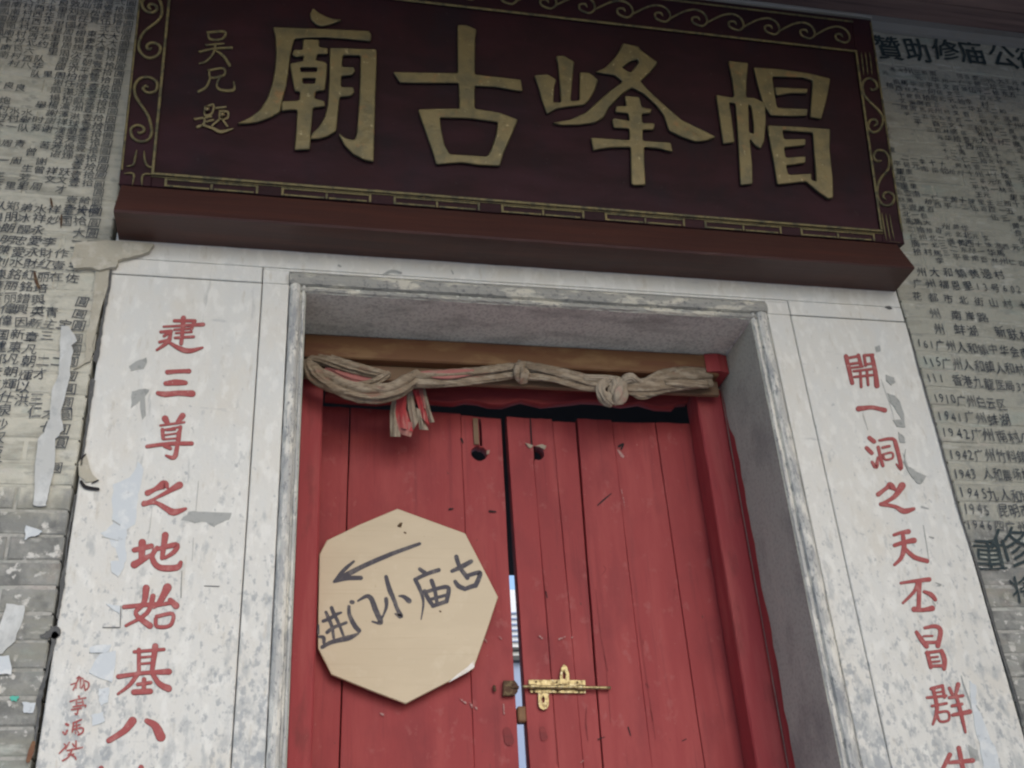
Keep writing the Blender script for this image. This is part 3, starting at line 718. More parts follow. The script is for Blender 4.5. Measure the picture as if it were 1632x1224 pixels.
couplet('冒', [([(862, 408, 20), (890, 450, 26), (922, 492, 28)], 24), ([(912, 382, 16), (975, 372, 22), (1006, 400, 26), (990, 490, 26)], 26), ([(905, 432), (958, 430)], 10), ([(918, 470), (990, 468)], 18), ([(920, 532), (1010, 520)], 16), ([(926, 530), (948, 618)], 22),
               ([(1012, 520, 22), (1030, 575, 28), (1028, 628, 22)], 26), ([(945, 560), (990, 555)], 10), ([(950, 588), (1000, 582)], 10), ([(945, 612), (1022, 610)], 17)], *F_, pr)
couplet('群', [([(950, 748), (1018, 730)], 18), ([(1018, 730), (1030, 800)], 16), ([(925, 802), (1040, 790)], 14), ([(962, 745, 20), (985, 870, 22), (960, 962, 12)], 20), ([(955, 852), (1042, 836)], 14), ([(985, 892), (1050, 886), (1055, 935), (1005, 945), (986, 905)], 13),
               ([(985, 770), (1020, 765)], 9), ([(1060, 745), (1076, 780)], 18), ([(1112, 722, 26), (1100, 770, 18)], 22), ([(1060, 802), (1140, 790)], 17), ([(1075, 852), (1135, 840)], 16), ([(1080, 906, 18), (1182, 886, 26)], 20), ([(1098, 780, 18), (1130, 900, 22), (1156, 1010, 12)], 20)], *F_, pr)
couplet('生', [([(1116, 1105, 26), (1140, 1224, 26), (1165, 1330, 26)], 24), ([(1062, 1145, 26), (1015, 1240, 20)], 26), ([(1060, 1192, 18), (1200, 1180, 26)], 22), ([(1075, 1260), (1215, 1245)], 20), ([(1040, 1340, 24), (1260, 1325, 28)], 24)], *F_, pr)
# below the left couplet's last character in view the next one begins
couplet('卦', [([(190, 1250), (260, 1240)], 16), ([(225, 1225), (215, 1330)], 18), ([(400, 1222, 20), (395, 1350, 22)], 20)], *C, pl)
# small signature in red at the left slab's foot
SG = (90, 1060, 7.46)
for st in ([([(175, 235), (240, 215)], 12), ([(245, 160), (275, 140), (240, 220), (200, 300)], 13), ([(240, 215), (235, 275)], 12), ([(290, 150), (285, 270)], 12), ([(285, 185), (315, 160), (325, 220), (300, 280)], 11), ([(340, 190), (385, 215), (380, 270), (345, 305)], 13), ([(330, 215), (340, 290)], 11)],
           [([(165, 437), (250, 410), (350, 392)], 13), ([(268, 375), (275, 400)], 20), ([(240, 420), (245, 480), (315, 475), (310, 420)], 13), ([(240, 450), (310, 445)], 10), ([(200, 500), (340, 480), (345, 500)], 14), ([(180, 535), (300, 515)], 12), ([(262, 520), (245, 590), (225, 580)], 15)],
           [([(118, 705), (140, 715)], 28), ([(80, 800), (105, 825), (130, 780)], 20), ([(200, 690), (300, 650)], 13), ([(205, 690), (190, 800)], 14), ([(240, 680), (245, 780)], 11), ([(205, 730), (285, 710)], 10), ([(200, 770), (310, 750), (315, 800), (260, 835)], 16), ([(225, 800), (232, 820)], 10), ([(260, 795), (266, 812)], 10)],
           [([(95, 940), (110, 970), (35, 1055)], 13), ([(155, 920), (110, 1000)], 13), ([(235, 905), (235, 1000)], 14), ([(195, 940), (215, 970)], 14), ([(130, 1020), (310, 980)], 14), ([(190, 1000), (150, 1090), (75, 1140)], 16), ([(150, 1060), (215, 1090), (235, 1125)], 16), ([(140, 1080), (210, 1060)], 13)]):
    strokes_mesh('signature_character', st, WALL, .0024, M['red_faded'], pl, *SG, grow=6, wob=.12)
random.seed(5)

# paper remains and scars on the slabs
wp = vplane(-.001)
def scrap(slab, pts, f, mt='torn', th=.0012, lift=.0016, rag=.0014, nm='torn_paper'): return patch(nm, pts, *f, M[mt], slab, th, lift, rag=rag)
F7 = (0, 900, 3.7775)
scrap(pl, [(540, 500), (600, 485), (672, 480), (660, 528), (545, 530)], F7)
scrap(pl, [(600, 540), (700, 522), (690, 640), (680, 712), (650, 700), (535, 655), (560, 610)], F7)
scrap(pl, [(590, 750), (660, 742), (655, 830), (610, 852), (596, 800)], F7)
scrap(pl, [(550, 905), (625, 890), (630, 950), (560, 975)], F7)
scrap(pl, [(662, -20), (752, -20), (742, 30), (712, 78), (675, 50)], F7)
scrap(pl, [(640, 240), (725, 250), (722, 300), (670, 270)], F7)
scrap(pl, [(900, 560), (930, 600), (915, 700), (900, 800), (880, 960), (830, 990), (822, 1060), (830, 1200), (780, 1224), (745, 1120), (700, 1060), (660, 1020), (740, 960), (720, 840), (735, 700), (850, 660)], B, 'torn', .0006, .0012, .003)
scrap(pl, [(1230, 882), (1330, 878), (1505, 890), (1490, 930), (1420, 960), (1390, 982), (1340, 950), (1260, 952), (1175, 935)], B, 'torn_grey', .0004, .0012, .002, 'bare_patch')
scrap(pl, [(860, 100), (930, 80), (975, 90), (940, 130), (950, 260), (925, 280), (910, 160), (850, 210)], B, 'torn_grey', .0006, .0012, .0015, 'bare_patch')
scrap(pl, [(100, 400), (140, 370), (205, 345), (208, 380), (185, 415), (110, 428)], A, 'torn_grey', .0008, .0012, .001)
scrap(pl, [(510, 560), (560, 500), (600, 640), (640, 680), (560, 690), (515, 650)], B, 'plaster_tan', .003, .0012)
for P, w_ in (([(530, 690, 22), (560, 725, 26), (640, 738, 20)], 22), ([(600, 700, 8), (640, 680, 10)], 8), ([(530, 540, 16), (558, 512, 10)], 12)):
    strokes_mesh('peeled_edge', [(P, w_)], WALL, .0046, M['dark'], pl, *B)
for P in ([(735, 940, 10), (780, 968, 8)], [(665, 1045, 5), (770, 1070, 4)], [(1292, 680, 3), (1280, 800, 4), (1268, 960, 3)], [(990, 850, 2), (975, 980, 3), (962, 1060, 2)], [(1258, 1050, 3), (1250, 1200, 3)]):
    strokes_mesh('scratch', [(P, 6)], WALL, .002, M['torn_grey'], pl, *B)
for P in ([(620, 380, 5), (720, 380, 6)], [(540, 532, 4), (665, 534, 4)], [(1095, 40, 3), (1090, 200, 4)], [(728, 250, 4), (725, 380, 4)], [(1230, 130, 4), (1320, 133, 5)]):
    strokes_mesh('scratch', [(P, 6)], WALL, .0026, M['gap_shade_and_chip'], pl, *F7)
scrap(pr, [(730, -10), (780, 10), (792, 40), (765, 58), (735, 35)], E_, 'torn_grey', .0015)
scrap(pr, [(742, 110), (790, 130), (822, 168), (848, 245), (858, 335), (800, 325), (775, 288), (832, 282), (795, 215), (760, 170)], E_, 'torn_grey', .0015)
scrap(pr, [(808, 360), (850, 395), (858, 435), (822, 432)], E_, 'torn_grey', .0015)
scrap(pr, [(862, 470), (850, 520), (868, 590), (900, 600), (930, 620), (992, 652), (962, 702), (930, 692), (888, 640), (845, 560)], E_, 'torn_grey', .0018)
scrap(pr, [(1345, 470), (1365, 465), (1368, 490), (1350, 495)], D_, 'torn_grey', .0008)
scrap(pr, [(1175, 700), (1215, 720), (1225, 840), (1290, 1000), (1350, 1150), (1370, 1260), (1270, 1260), (1240, 1080), (1200, 920)], F_, 'torn', .001, .0014, .003)
scrap(pr, [(1170, 1080), (1230, 1120), (1240, 1180), (1190, 1190)], F_, 'torn_grey', .0004, .0012)
for P in ([(975, 970, 5), (1000, 1120, 5), (1012, 1200, 4)], [(580, 240, 3), (615, 350, 4)], [(700, 20, 3), (760, 190, 4), (790, 300, 3)], [(840, 500, 3), (880, 600, 4)], [(965, 850, 14), (1008, 862, 8)], [(1015, 1045, 10), (1040, 1052, 12)]):
    strokes_mesh('scratch', [(P, 4)], WALL, .002, M['torn_grey'], pr, *E_)
for P in ([(1130, 670, 4), (1150, 740, 5), (1180, 820, 6), (1190, 880, 3)], [(610, 770, 3), (640, 900, 4), (680, 1080, 3)], [(955, 220, 4), (975, 250, 4)], [(975, 110, 4), (1010, 125, 6), (985, 130, 3)], [(1220, 850, 6), (1240, 880, 6)]):
    strokes_mesh('scratch', [(P, 4)], WALL, .003, M['torn_grey'], pr, *F_)
# stains where the paint has flaked on the lintel
for P, w_ in (([(575, 158, 8), (610, 145, 14), (650, 152, 10)], 10), ([(380, 120, 10), (388, 124, 8)], 8), ([(868, 140, 4), (876, 156, 6)], 5)):
    strokes_mesh('chip', [(P, w_)], WALL, .0028, M['torn_grey'], dw, 400, 380, 2.72)
strokes_mesh('chip', [([(1388, 300, 6), (1405, 303, 16), (1415, 306, 6)], 10)], WALL, .0028, M['gap_shade_and_chip'], dw, *D_)

# ================================================================== DOOR FRAME
fr = empty('timber_surround', (.645, .28, FL), 'red painted timber door frame with ochre head beam', 'doorcase')
ZH = E0 + 1.64
# ochre strip under the soffit, tan board below it
YH = .2
def zat(px_, py_, y_): return W3(px_, py_, y_).z
z_ob = zat(800, 573, YH)                                                     # bottom of the ochre beam
box('head_beam', XO0 + .002, XO1 - .035, YH, .30, E0 + 1.575, ZS - .001, M['wood_ochre'], fr, b=.004)
prism_z('beam_end', E0 + 1.585, ZS - .004, [(XO1 - .075, YH - .004), (XO1 - .036, YH - .012), (XO1 - .004, YH - .002), (XO1 - .004, .3), (XO1 - .034, .3)], M['jamb_red'], fr)
box('head_board', XO0 + .004, XO1 - .03, .232, .248, E0 + 1.527, E0 + 1.5745, M['wood_tan'], fr, b=.002)
jl = box('jamb', XO0 + .002, .0785, .272, .352, FL, E0 + 1.5745, M['jamb_red'], fr, b=.004)
prism_z('jamb', FL, E0 + 1.572, [(1.187, .279), (1.190, .2745), (1.262, .2735), (1.2715, .280), (1.2715, .352), (1.186, .352)], M['jamb_red'], fr, n=60, jit=.0007)
# red overpaint straying on to the reveal
reveal_pl = Plane((XO1 - .0016, 0, E0), (0, 1, 0), (0, 0, 1))
over = []
zz = E0 + 1.60
L_ = []; 
for i in range(60):
    t = i / 59; z = FL + (E0 + 1.60 - FL) * t
    L_.append((.250 - .012 * math.sin(t * 9) * .5 - random.uniform(0, .009) - .012 * (t < .7) + .028 * (t > .93), z))
V = []; F = []
for i, (y, z) in enumerate(L_):
    V.append((XO1 - .0021, y, z)); V.append((XO1 - .0021, .275, z))
for i in range(59): F.append((2 * i, 2 * i + 1, 2 * i + 3, 2 * i + 2))
mesh('overpaint', V, F, M['jamb_red'], fr)
# transom board with wavy lower edge
TP = vplane(.300)
wave = [(505, 634), (518, 634), (545, 636), (600, 640), (650, 636), (686, 638), (705, 640), (725, 641), (742, 637), (762, 639), (780, 644), (802, 645), (818, 640), (832, 636), (848, 640), (864, 644), (885, 642), (907, 640), (930, 637), (956, 638), (975, 641), (993, 644), (1008, 642), (1020, 640), (1047, 648), (1074, 649), (1080, 642), (1096, 641)]
wl_ = [TP.px(*p) for p in wave]
ztop = 1.572
cutout('transom_board', [[(1.185, ztop)] + [(.085, ztop)] + [(max(.085, min(1.185, a)), b) for a, b in wl_]], TP, -.03, 0, M['board_red'], fr, bevel=.002)

# ================================================================== DOOR LEAVES
DP = vplane(.36)
def leaf(name_label, planks, holes=(), slots=()):
    lf = empty('door_leaf', (planks[0][0], .36, FL), name_label, 'door', 'two red leaves of the temple door')
    for pi, (xa, xb, za, zb, xa2, xb2) in enumerate(planks):
        # outline from top left, clockwise; lower ends at floor level, edges slightly uneven
        zf = FL - E0 + .02
        P = []
        n = 16
        for i in range(n + 1):
            t = i / n; P.append((xa + (xa2 - xa) * t + (random.uniform(-.0008, .0008) if i else 0), za + (zf - za) * t))
        for i in range(n, -1, -1):
            t = i / n; P.append((xb + (xb2 - xb) * t + (random.uniform(-.0008, .0008) if i else 0), zb + (zf - zb) * t))
        for j in range(1, 4):
            t = j / 4; P.append((xb + (xa - xb) * t, zb + (za - zb) * t + random.uniform(-.0015, .0015)))
        loops = [P]
        for (hx, hz, hr) in holes:
            if xa < hx < xb: loops.append([(hx + hr * math.cos(a * math.pi / 9) * random.uniform(.95, 1.04), hz + hr * math.sin(a * math.pi / 9) * random.uniform(.95, 1.04)) for a in range(18)])
        for s_ in slots:
            if xa < s_[0][0] < xb: loops.append(s_)
        dpt = random.uniform(-.0016, .0012)
        cutout('plank', loops, DP, -.034 + dpt, dpt, M['door_red'], lf, bevel=.0016)
    x0 = min(p[0] for p in planks); x1 = max(p[1] for p in planks)
    return lf
def dx(px_, py_): return DP.px(px_, py_)
zt = lambda a, b: dx(a, b)[1]
# left leaf
l_pl = [(.045, .1570, zt(520, 646), zt(556, 650), .045, .128), (.1605, .4800, zt(560, 649), zt(735, 659), .131, .4760), (.4804, .6005, zt(737, 661), zt(799, 667), .4764, .578)]
h1 = dx(764, 722)
slotL = [(h1[0] + .001, h1[1] + .02), (h1[0] + .012, h1[1] + .02), (h1[0] + .0125, 1.44), (h1[0] + .011, 1.486), (h1[0] + .001, 1.486)]
lfL = leaf('left door leaf of red planks, carrying the buff octagonal board', l_pl, [(h1[0], h1[1], .0235)], [slotL])
inset = cutout('slot_slip', [[(h1[0] - .0150, h1[1] + .026), (h1[0] - .0005, h1[1] + .026), (h1[0] - .0005, 1.484), (h1[0] - .0150, 1.484)]], DP, .0022, .005, M['wood_tan'], lfL)
# right leaf
h2 = dx(856, 722)
r_pl = [(.6175, .689, zt(808, 663), zt(845, 666), .621, .6975), (.6896, .7555, zt(846, 666), zt(878, 667), .6979, .7610), (.7559, .8270, zt(879, 671), zt(917, 673), .7614, .7775), (.8335, .9400, zt(918, 667), zt(968, 669), .7785, .936),
        (.9404, 1.0770, zt(970, 672), zt(1035, 673), .9364, 1.083), (1.0790, 1.2350, zt(1037, 673), zt(1090, 674), 1.085, 1.235)]
slitR = [(.688, 0), (.69, 0)]
lfR = leaf('right door leaf of red planks with the brass bolt and a split', r_pl, [(h2[0] + .0, h2[1], .0235)], [])
ge = dx(826, 900)
mesh('shaded_edge', [(.6163, .363, FL + .02), (.6163, .392, FL + .02), (.6163, .392, E0 + 1.46), (.6163, .363, E0 + 1.46)], [(0, 1, 2, 3)], M['board_red'], lfR)  # leaf edge in darker red: its shade is put into the colour
# ledges nailed across the back of each leaf
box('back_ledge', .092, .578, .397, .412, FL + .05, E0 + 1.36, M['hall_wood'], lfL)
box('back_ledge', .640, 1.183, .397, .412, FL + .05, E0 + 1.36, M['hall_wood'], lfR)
# chewed rims of the latch holes
for (hx, hz, lf_, pts) in ((h1[0], h1[1], lfL, [(.020, .006), (.030, .010), (.028, -.002), (.020, -.006)]), (h2[0], h2[1], lfR, [(-.034, .030), (-.004, .020), (.012, .028), (.030, .024), (.022, .010), (.008, .020), (-.010, .022), (-.022, .012)])):
    cutout('splintered_rim', [ragged([(hx + a, hz + b) for a, b in pts], .0012)], DP, .0015, .0035, M['cloth_pale'], lf_)
# scars, scratches and stains on the planks
def scar(lf_, P, w_, mt='dark', z=.0022, f=(0, 0, 1)): strokes_mesh('scratch', [(P, w_)], DP, z, M[mt], lf_, *f)
BZ = (740, 900, 3.7775); D2 = (400, 380, 2.72)
for P in ([(860, 545, 3), (915, 500, 4)], ):
    pass
scar(lfR, [(952, 806, 1.6), (962, 797, 2.4), (974, 787, 1.4)], 2)
scar(lfR, [(990, 780, .8), (994, 800, 1.2), (996, 814, .6)], 1, 'smear')
scar(lfR, [(985, 718, 3), (992, 728, 5)], 3, 'smear')
scar(lfR, [(986, 712, 4), (993, 708, 3), (990, 716, 3)], 3)
scar(lfR, [(845, 668, 2), (846, 690, 2), (847, 712, 1.6)], 1.8)
for P, w_, mt in (([(805, 1052, 8), (845, 1038, 4)], 6, 'dark'), ([(1310, 1062, 5), (1335, 1050, 5)], 5, 'dark'), ([(985, 980, 8), (1000, 1030, 5)], 6, 'dark'), ([(1120, 870, 4), (1135, 940, 6)], 5, 'board_red'), ([(490, 165, 8), (498, 200, 5)], 6, 'dark'),
                  ([(450, 430, 10), (468, 445, 8)], 8, 'smear'), ([(570, 450, 10), (605, 435, 8)], 6, 'smear'), ([(645, 440, 6), (655, 435, 5)], 5, 'smear'), ([(1095, 720, 14), (1110, 740, 8)], 8, 'board_red'), ([(235, 840, 6), (240, 900, 8)], 6, 'smear'), ([(1075, 455, 6), (1077, 480, 5)], 5, 'board_red'),
                  ([(700, 1190, 8), (715, 1180, 6)], 6, 'smear'), ([(735, 860, 3), (732, 960, 5), (745, 1060, 3)], 4, 'board_red'), ([(840, 545, 3), (862, 640, 6)], 4, 'board_red'), ([(1265, 150, 8), (1262, 190, 4)], 6, 'board_red'), ([(820, 70, 3), (850, 30, 5), (835, 8, 4)], 4, 'board_red'), ([(480, 60, 2), (500, 300, 2.5), (525, 640, 2)], 2, 'board_red'), ([(540, 900, 2), (560, 1200, 2.5)], 2, 'board_red'), ([(790, 150, 2.5), (820, 420, 3), (850, 600, 2), (880, 950, 2.5)], 2, 'board_red'), ([(1050, 350, 2), (1090, 650, 2.5), (1150, 1050, 2)], 2, 'board_red')):
    scar(lfR, P, w_, mt, .0021, BZ)
scar(lfR, [(470, 990, 34), (480, 1040, 44)], 30, 'board_red', .0016, BZ)
scar(lfL, [(255, 1000, 44), (270, 1060, 60)], 30, 'board_red', .0018, BZ)
for q in ((738, 1118, 743, 1122), (748, 1120, 752, 1128), (756, 1126, 760, 1131), (733, 1114, 736, 1117), (606, 1137, 612, 1141), (771, 1018, 776, 1024), (795, 1015, 799, 1019)):
    scar(lfL, [(q[0], q[1], 1.2), ((q[0] + q[2]) / 2 + 1, (q[1] + q[3]) / 2, 3.2), (q[2], q[3], 1.2)], 3, 'smear')
for q in ((716, 812, 722, 811), (780, 815, 790, 816), (735, 700, 738, 706), (690, 1080, 692, 1086)):
    scar(lfL, [(q[0], q[1], 3), (q[2], q[3], 2)], 3)

# ================================================================== HALL BEHIND THE DOOR (dark, opening on to a bright court)
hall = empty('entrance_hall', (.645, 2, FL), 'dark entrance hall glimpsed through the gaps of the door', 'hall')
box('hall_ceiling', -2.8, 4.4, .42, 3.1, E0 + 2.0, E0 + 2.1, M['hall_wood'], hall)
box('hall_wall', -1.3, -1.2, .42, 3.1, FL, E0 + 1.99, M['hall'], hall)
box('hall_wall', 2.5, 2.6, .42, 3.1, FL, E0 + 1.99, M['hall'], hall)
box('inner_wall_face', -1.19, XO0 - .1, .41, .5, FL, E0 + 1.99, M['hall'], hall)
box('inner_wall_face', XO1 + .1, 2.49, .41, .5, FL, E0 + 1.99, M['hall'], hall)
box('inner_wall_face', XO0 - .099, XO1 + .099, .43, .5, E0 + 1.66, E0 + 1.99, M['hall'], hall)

zq = lambda py_: (W3(826, py_, 0) - EYE).z / 2.4 * 12.4 + E0
court = empty('court_building', (4.6, 10, 0), 'pale building across the inner court, seen as a sliver between the door leaves', 'building')
box('lower_wall', -6, 10, 10, 14, 0, zq(1056), M['court_blue'], court)
box('upper_wall', -6, 10, 10, 14, zq(1048), zq(940), M['court_white'], court)
box('parapet', -6, 10, 9.9, 14, zq(1055.5), zq(1048.5), M['hall'], court)
box('parapet', -6, 10, 9.93, 9.998, zq(1038), zq(1034), M['hall'], court)
for i_ in range(6): box('rail', -6, 10, 9.96, 9.998, zq(1024 - i_ * 9), zq(1022 - i_ * 9), M['court_blue'], court)

# ================================================================== CLOTH SWAG
YC = .212
def cp_(px_, py_, y_=YC, r=None): v = W3(px_, py_, y_); return (v.x, v.y, v.z) + ((r,) if r else ())
def swag(nm, pts, r, m_, parent, y_=YC, **kw):
    rr = [cp_(p[0], p[1], y_ - (p[2] if len(p) > 2 else 0), (p[3] if len(p) > 3 else r) * .00180) for p in pts]
    kw['lobes'] = kw.get('lobes', 4) + 4; kw['amp'] = .30; kw['twist'] = kw.get('twist', .1) * .25
    return tube(nm, rr, r, M[m_], parent, seg=46, **kw)
sw = empty('cloth_swag', (.62, YC, E0 + 1.5), 'dusty beige cloth knotted along the top of the door frame', 'cloth')
swag('fold', [(490, 570, 0, 6), (520, 574, .004, 8), (557, 584, .010, 8), (600, 594, .012, 7), (622, 597, .006, 4)], 5, 'cloth', sw, flat=.7, lobes=4, amp=.17, twist=.15)
swag('fold', [(488, 574, 0, 6), (498, 590, .012, 10), (514, 603, .018, 11), (557, 622, .026, 12), (591, 628, .028, 12), (626, 622, .022, 12), (651, 607, .014, 11), (668, 595, .004, 6)], 9, 'cloth', sw, flat=.7, lobes=4, amp=.17, twist=.12)
swag('fold', [(560, 613, .006, 3), (591, 611, .014, 5), (610, 602, .016, 5), (620, 594, .008, 3)], 3, 'cloth', sw, flat=.8)
swag('fold', [(520, 585, -.004, 5), (560, 601, .002, 7), (605, 606, .002, 5)], 5, 'cloth_pink', sw, flat=.5, lobes=3, amp=.12, twist=.1)
swag('fold', [(655, 603, .006, 9), (703, 602, .012, 10), (760, 596, .010, 9), (790, 591, .008, 8), (828, 583, .006, 6)], 7, 'cloth', sw, flat=.6, lobes=4, amp=.17, twist=.2)
swag('fold', [(670, 596, .014, 4), (715, 597, .020, 6), (755, 592, .016, 4)], 4, 'cloth_pink', sw, flat=.5)
swag('fold', [(655, 614, .002, 4), (720, 611, .006, 5), (780, 603, .006, 5), (826, 596, .004, 5)], 4, 'cloth', sw, flat=.6, lobes=3, amp=.12, twist=.3)
swag('knot', [(832, 577, .008, 5), (830, 588, .018, 9), (832, 600, .016, 9), (834, 612, .006, 5)], 7, 'cloth', sw, flat=.8, lobes=4, amp=.15, twist=.4)
swag('fold', [(836, 583, .006, 7), (888, 592, .012, 8), (929, 604, .010, 8), (970, 614, .010, 8)], 6, 'cloth', sw, flat=.6, lobes=4, amp=.17, twist=.2)
swag('fold', [(838, 600, .002, 5), (880, 604, .008, 5), (925, 616, .006, 5), (962, 620, .006, 4)], 5, 'cloth', sw, flat=.6, lobes=3, amp=.12, twist=.2)
swag('fold', [(930, 602, .016, 4), (965, 602, .020, 4), (990, 606, .016, 4)], 3, 'cloth_pale', sw, flat=.7)
swag('knot', [(968, 606, .018, 6), (958, 620, .022, 7), (966, 636, .022, 9), (976, 644, .014, 5)], 7, 'cloth_pale', sw, flat=.7, lobes=4, amp=.18, twist=.2)
swag('knot', [(985, 606, .018, 8), (985, 622, .026, 13), (982, 636, .022, 11), (977, 645, .012, 4)], 7, 'cloth_pale', sw, flat=.6, lobes=5, amp=.14, twist=.15)
swag('fold', [(985, 616, .010, 10), (1031, 616, .014, 13), (1064, 606, .012, 15), (1100, 602, .010, 16), (1133, 601, .002, 13)], 12, 'cloth', sw, flat=.42, lobes=6, amp=.12, twist=.10)
swag('fold', [(990, 610, .020, 5), (1004, 602, .026, 7), (1018, 608, .020, 5), (1040, 614, .016, 4)], 4, 'cloth_pale', sw, flat=.7, lobes=3, amp=.15, twist=.3)
swag('fold', [(1005, 622, .004, 5), (1022, 630, .008, 6), (1045, 624, .006, 5), (1075, 616, .004, 4)], 4, 'cloth', sw, flat=.5)
swag('fold', [(1060, 610, .022, 4), (1090, 611, .024, 5), (1128, 613, .014, 5)], 4, 'cloth', sw, flat=.6)
# hanging tail of pleats
def pleat(P0, P1, m_, y0_, n=10):
    """a strip between two traced edges (top to bottom), rippled in depth"""
    V = []; F = []; mcols = 8
    for i in range(n + 1):
        t = i / n
        def lerp(P):
            s_ = t * (len(P) - 1); a = min(int(s_), len(P) - 2); f_ = s_ - a
            return (P[a][0] + (P[a + 1][0] - P[a][0]) * f_, P[a][1] + (P[a + 1][1] - P[a][1]) * f_)
        a = lerp(P0); b = lerp(P1)
        for j in range(mcols + 1):
            s_ = j / mcols
            x = a[0] + (b[0] - a[0]) * s_; y = a[1] + (b[1] - a[1]) * s_
            dep = y0_ - .008 * math.sin(math.pi * s_) - .003 * math.sin(9 * s_ + 4 * t)
            V.append(W3(480 + x / 5.83, 560 + y / 5.83, dep))
    w_ = mcols + 1
    for i in range(n):
        for j in range(mcols): F.append((i * w_ + j, i * w_ + j + 1, (i + 1) * w_ + j + 1, (i + 1) * w_ + j))
    nv = len(V); V += [v + Vector((0, .0015, 0)) for v in V]
    F += [tuple(k_ + nv for k_ in f[::-1]) for f in F]
    o = mesh('pleat', V, F, M[m_], sw, True); return o
pleat([(850, 400), (825, 560), (828, 790)], [(900, 400), (890, 560), (925, 792)], 'cloth_pale', .262)
pleat([(900, 380), (865, 520), (900, 700)], [(985, 370), (975, 540), (1040, 745)], 'cloth_red', .258)
pleat([(900, 640), (905, 720), (930, 770)], [(1040, 660), (1038, 730), (1020, 795)], 'cloth_pink', .262, 6)
pleat([(975, 370), (990, 520), (1040, 730)], [(1040, 360), (1060, 520), (1090, 650)], 'cloth_pale', .260)
pleat([(1030, 360), (1080, 480), (1110, 600)], [(1100, 350), (1160, 520), (1190, 690)], 'cloth_red', .256)
pleat([(1060, 520), (1085, 620), (1100, 725)], [(1110, 540), (1140, 640), (1185, 730)], 'cloth_pale', .261)
pleat([(1095, 350), (1140, 480), (1195, 660)], [(1155, 345), (1200, 540), (1240, 655)], 'cloth_pale', .255)
pleat([(1090, 350), (1100, 420), (1130, 520)], [(1130, 345), (1150, 430), (1165, 540)], 'cloth_pink', .252)

# ================================================================== OCTAGON BOARD
BP = vplane(.340)
SC = (440, 780, 3.06)
sign = empty('octagonal_board', (BP.px(640, 960)[0], .340, E0 + BP.px(640, 960)[1]), 'buff octagonal board with handwritten arrow and characters, nailed to left door leaf', 'sign')
octo = [(590, 100), (760, 162), (920, 220), (1002, 378), (1080, 530), (1022, 705), (960, 880), (800, 962), (630, 1050), (450, 982), (268, 908), (203, 780), (204, 600), (210, 322), (247, 254), (400, 180)]
cutout('board', [BP.poly(octo, *SC)], BP, 0, .010, M['sign'], sign, bevel=.0022)
def smark(nm, st, w=.0104): strokes_mesh(nm, st, BP, w, M['marker'], sign, *SC, wob=.05, step=.00006)
smark('arrow', [([(698, 272, 16), (560, 322, 22), (430, 378, 24), (330, 430, 26), (286, 455, 14)], 20), ([(378, 358, 12), (330, 400, 20), (285, 455, 16)], 18), ([(412, 438, 22), (350, 440, 22), (282, 457, 14)], 20)])
smark('character', [([(855, 405, 18), (905, 382, 24), (948, 358, 22)], 22), ([(876, 335, 22), (893, 385, 22), (930, 438, 22)], 22), ([(870, 455, 18), (888, 478, 24), (918, 492, 22)], 22), ([(928, 428, 20), (985, 412, 22), (990, 428, 24), (970, 475, 24)], 22), ([(915, 492, 20), (970, 474, 24)], 22)])
smark('character', [([(698, 395, 18), (722, 412, 22)], 20), ([(676, 446, 20), (735, 418, 20), (790, 400, 22)], 22), ([(676, 446, 20), (702, 500, 20), (716, 560, 12), (705, 640, 6)], 18), ([(756, 452, 22), (772, 500, 20), (782, 560, 18)], 20), ([(722, 502, 20), (740, 540, 22), (764, 575, 20)], 20),
                   ([(725, 508, 18), (800, 486, 20), (838, 488, 22), (830, 548, 22)], 20), ([(742, 545, 16), (834, 520, 16)], 16), ([(762, 575, 20), (830, 552, 20)], 20)])
SC2 = (495, 940, 9.6)
def smark2(nm, st): strokes_mesh(nm, st, BP, .0104, M['marker'], sign, *SC2, wob=.05, step=.00006)
smark2('character', [([(1150, -180, 60), (1200, 10, 80), (1260, 150, 68), (1320, 310, 62), (1372, 425, 80), (1290, 388, 30)], 70), ([(1150, 160, 66), (1155, 270, 54), (1120, 380, 36), (1085, 450, 40)], 60), ([(1345, 115, 26), (1420, 125, 60), (1500, 190, 84)], 60)])
smark2('character', [([(622, 208, 66), (640, 210, 66)], 66), ([(582, 275, 52), (590, 400, 62), (660, 550, 76), (735, 645, 74)], 60), ([(722, 190, 34), (850, 118, 60), (925, 160, 80), (990, 330, 84), (1065, 500, 84), (1040, 530, 50), (940, 505, 30)], 60)])
smark2('character', [([(190, 500, 54), (300, 455, 60), (380, 400, 56), (465, 368, 34)], 50), ([(250, 670, 58), (340, 600, 60), (430, 565, 50), (540, 522, 50)], 50), ([(232, 362, 50), (280, 470, 60), (325, 590, 56), (352, 760, 44)], 50), ([(318, 295, 60), (350, 380, 62), (425, 530, 52), (505, 740, 42)], 50),
                    ([(118, 560, 30), (118, 690, 34)], 34), ([(125, 735, 40), (195, 750, 60), (200, 830, 50)], 50), ([(175, 895, 62), (320, 820, 66), (560, 760, 84), (640, 730, 66), (725, 690, 34)], 60)])
cutout('highlight_strip', [BP.poly([(962, 838), (964, 872), (925, 900), (836, 948), (880, 908), (930, 872)], *SC)], BP, .0102, .0108, M['edge_highlight'], sign)  # pale strip paints the highlight along the board's lower right edge
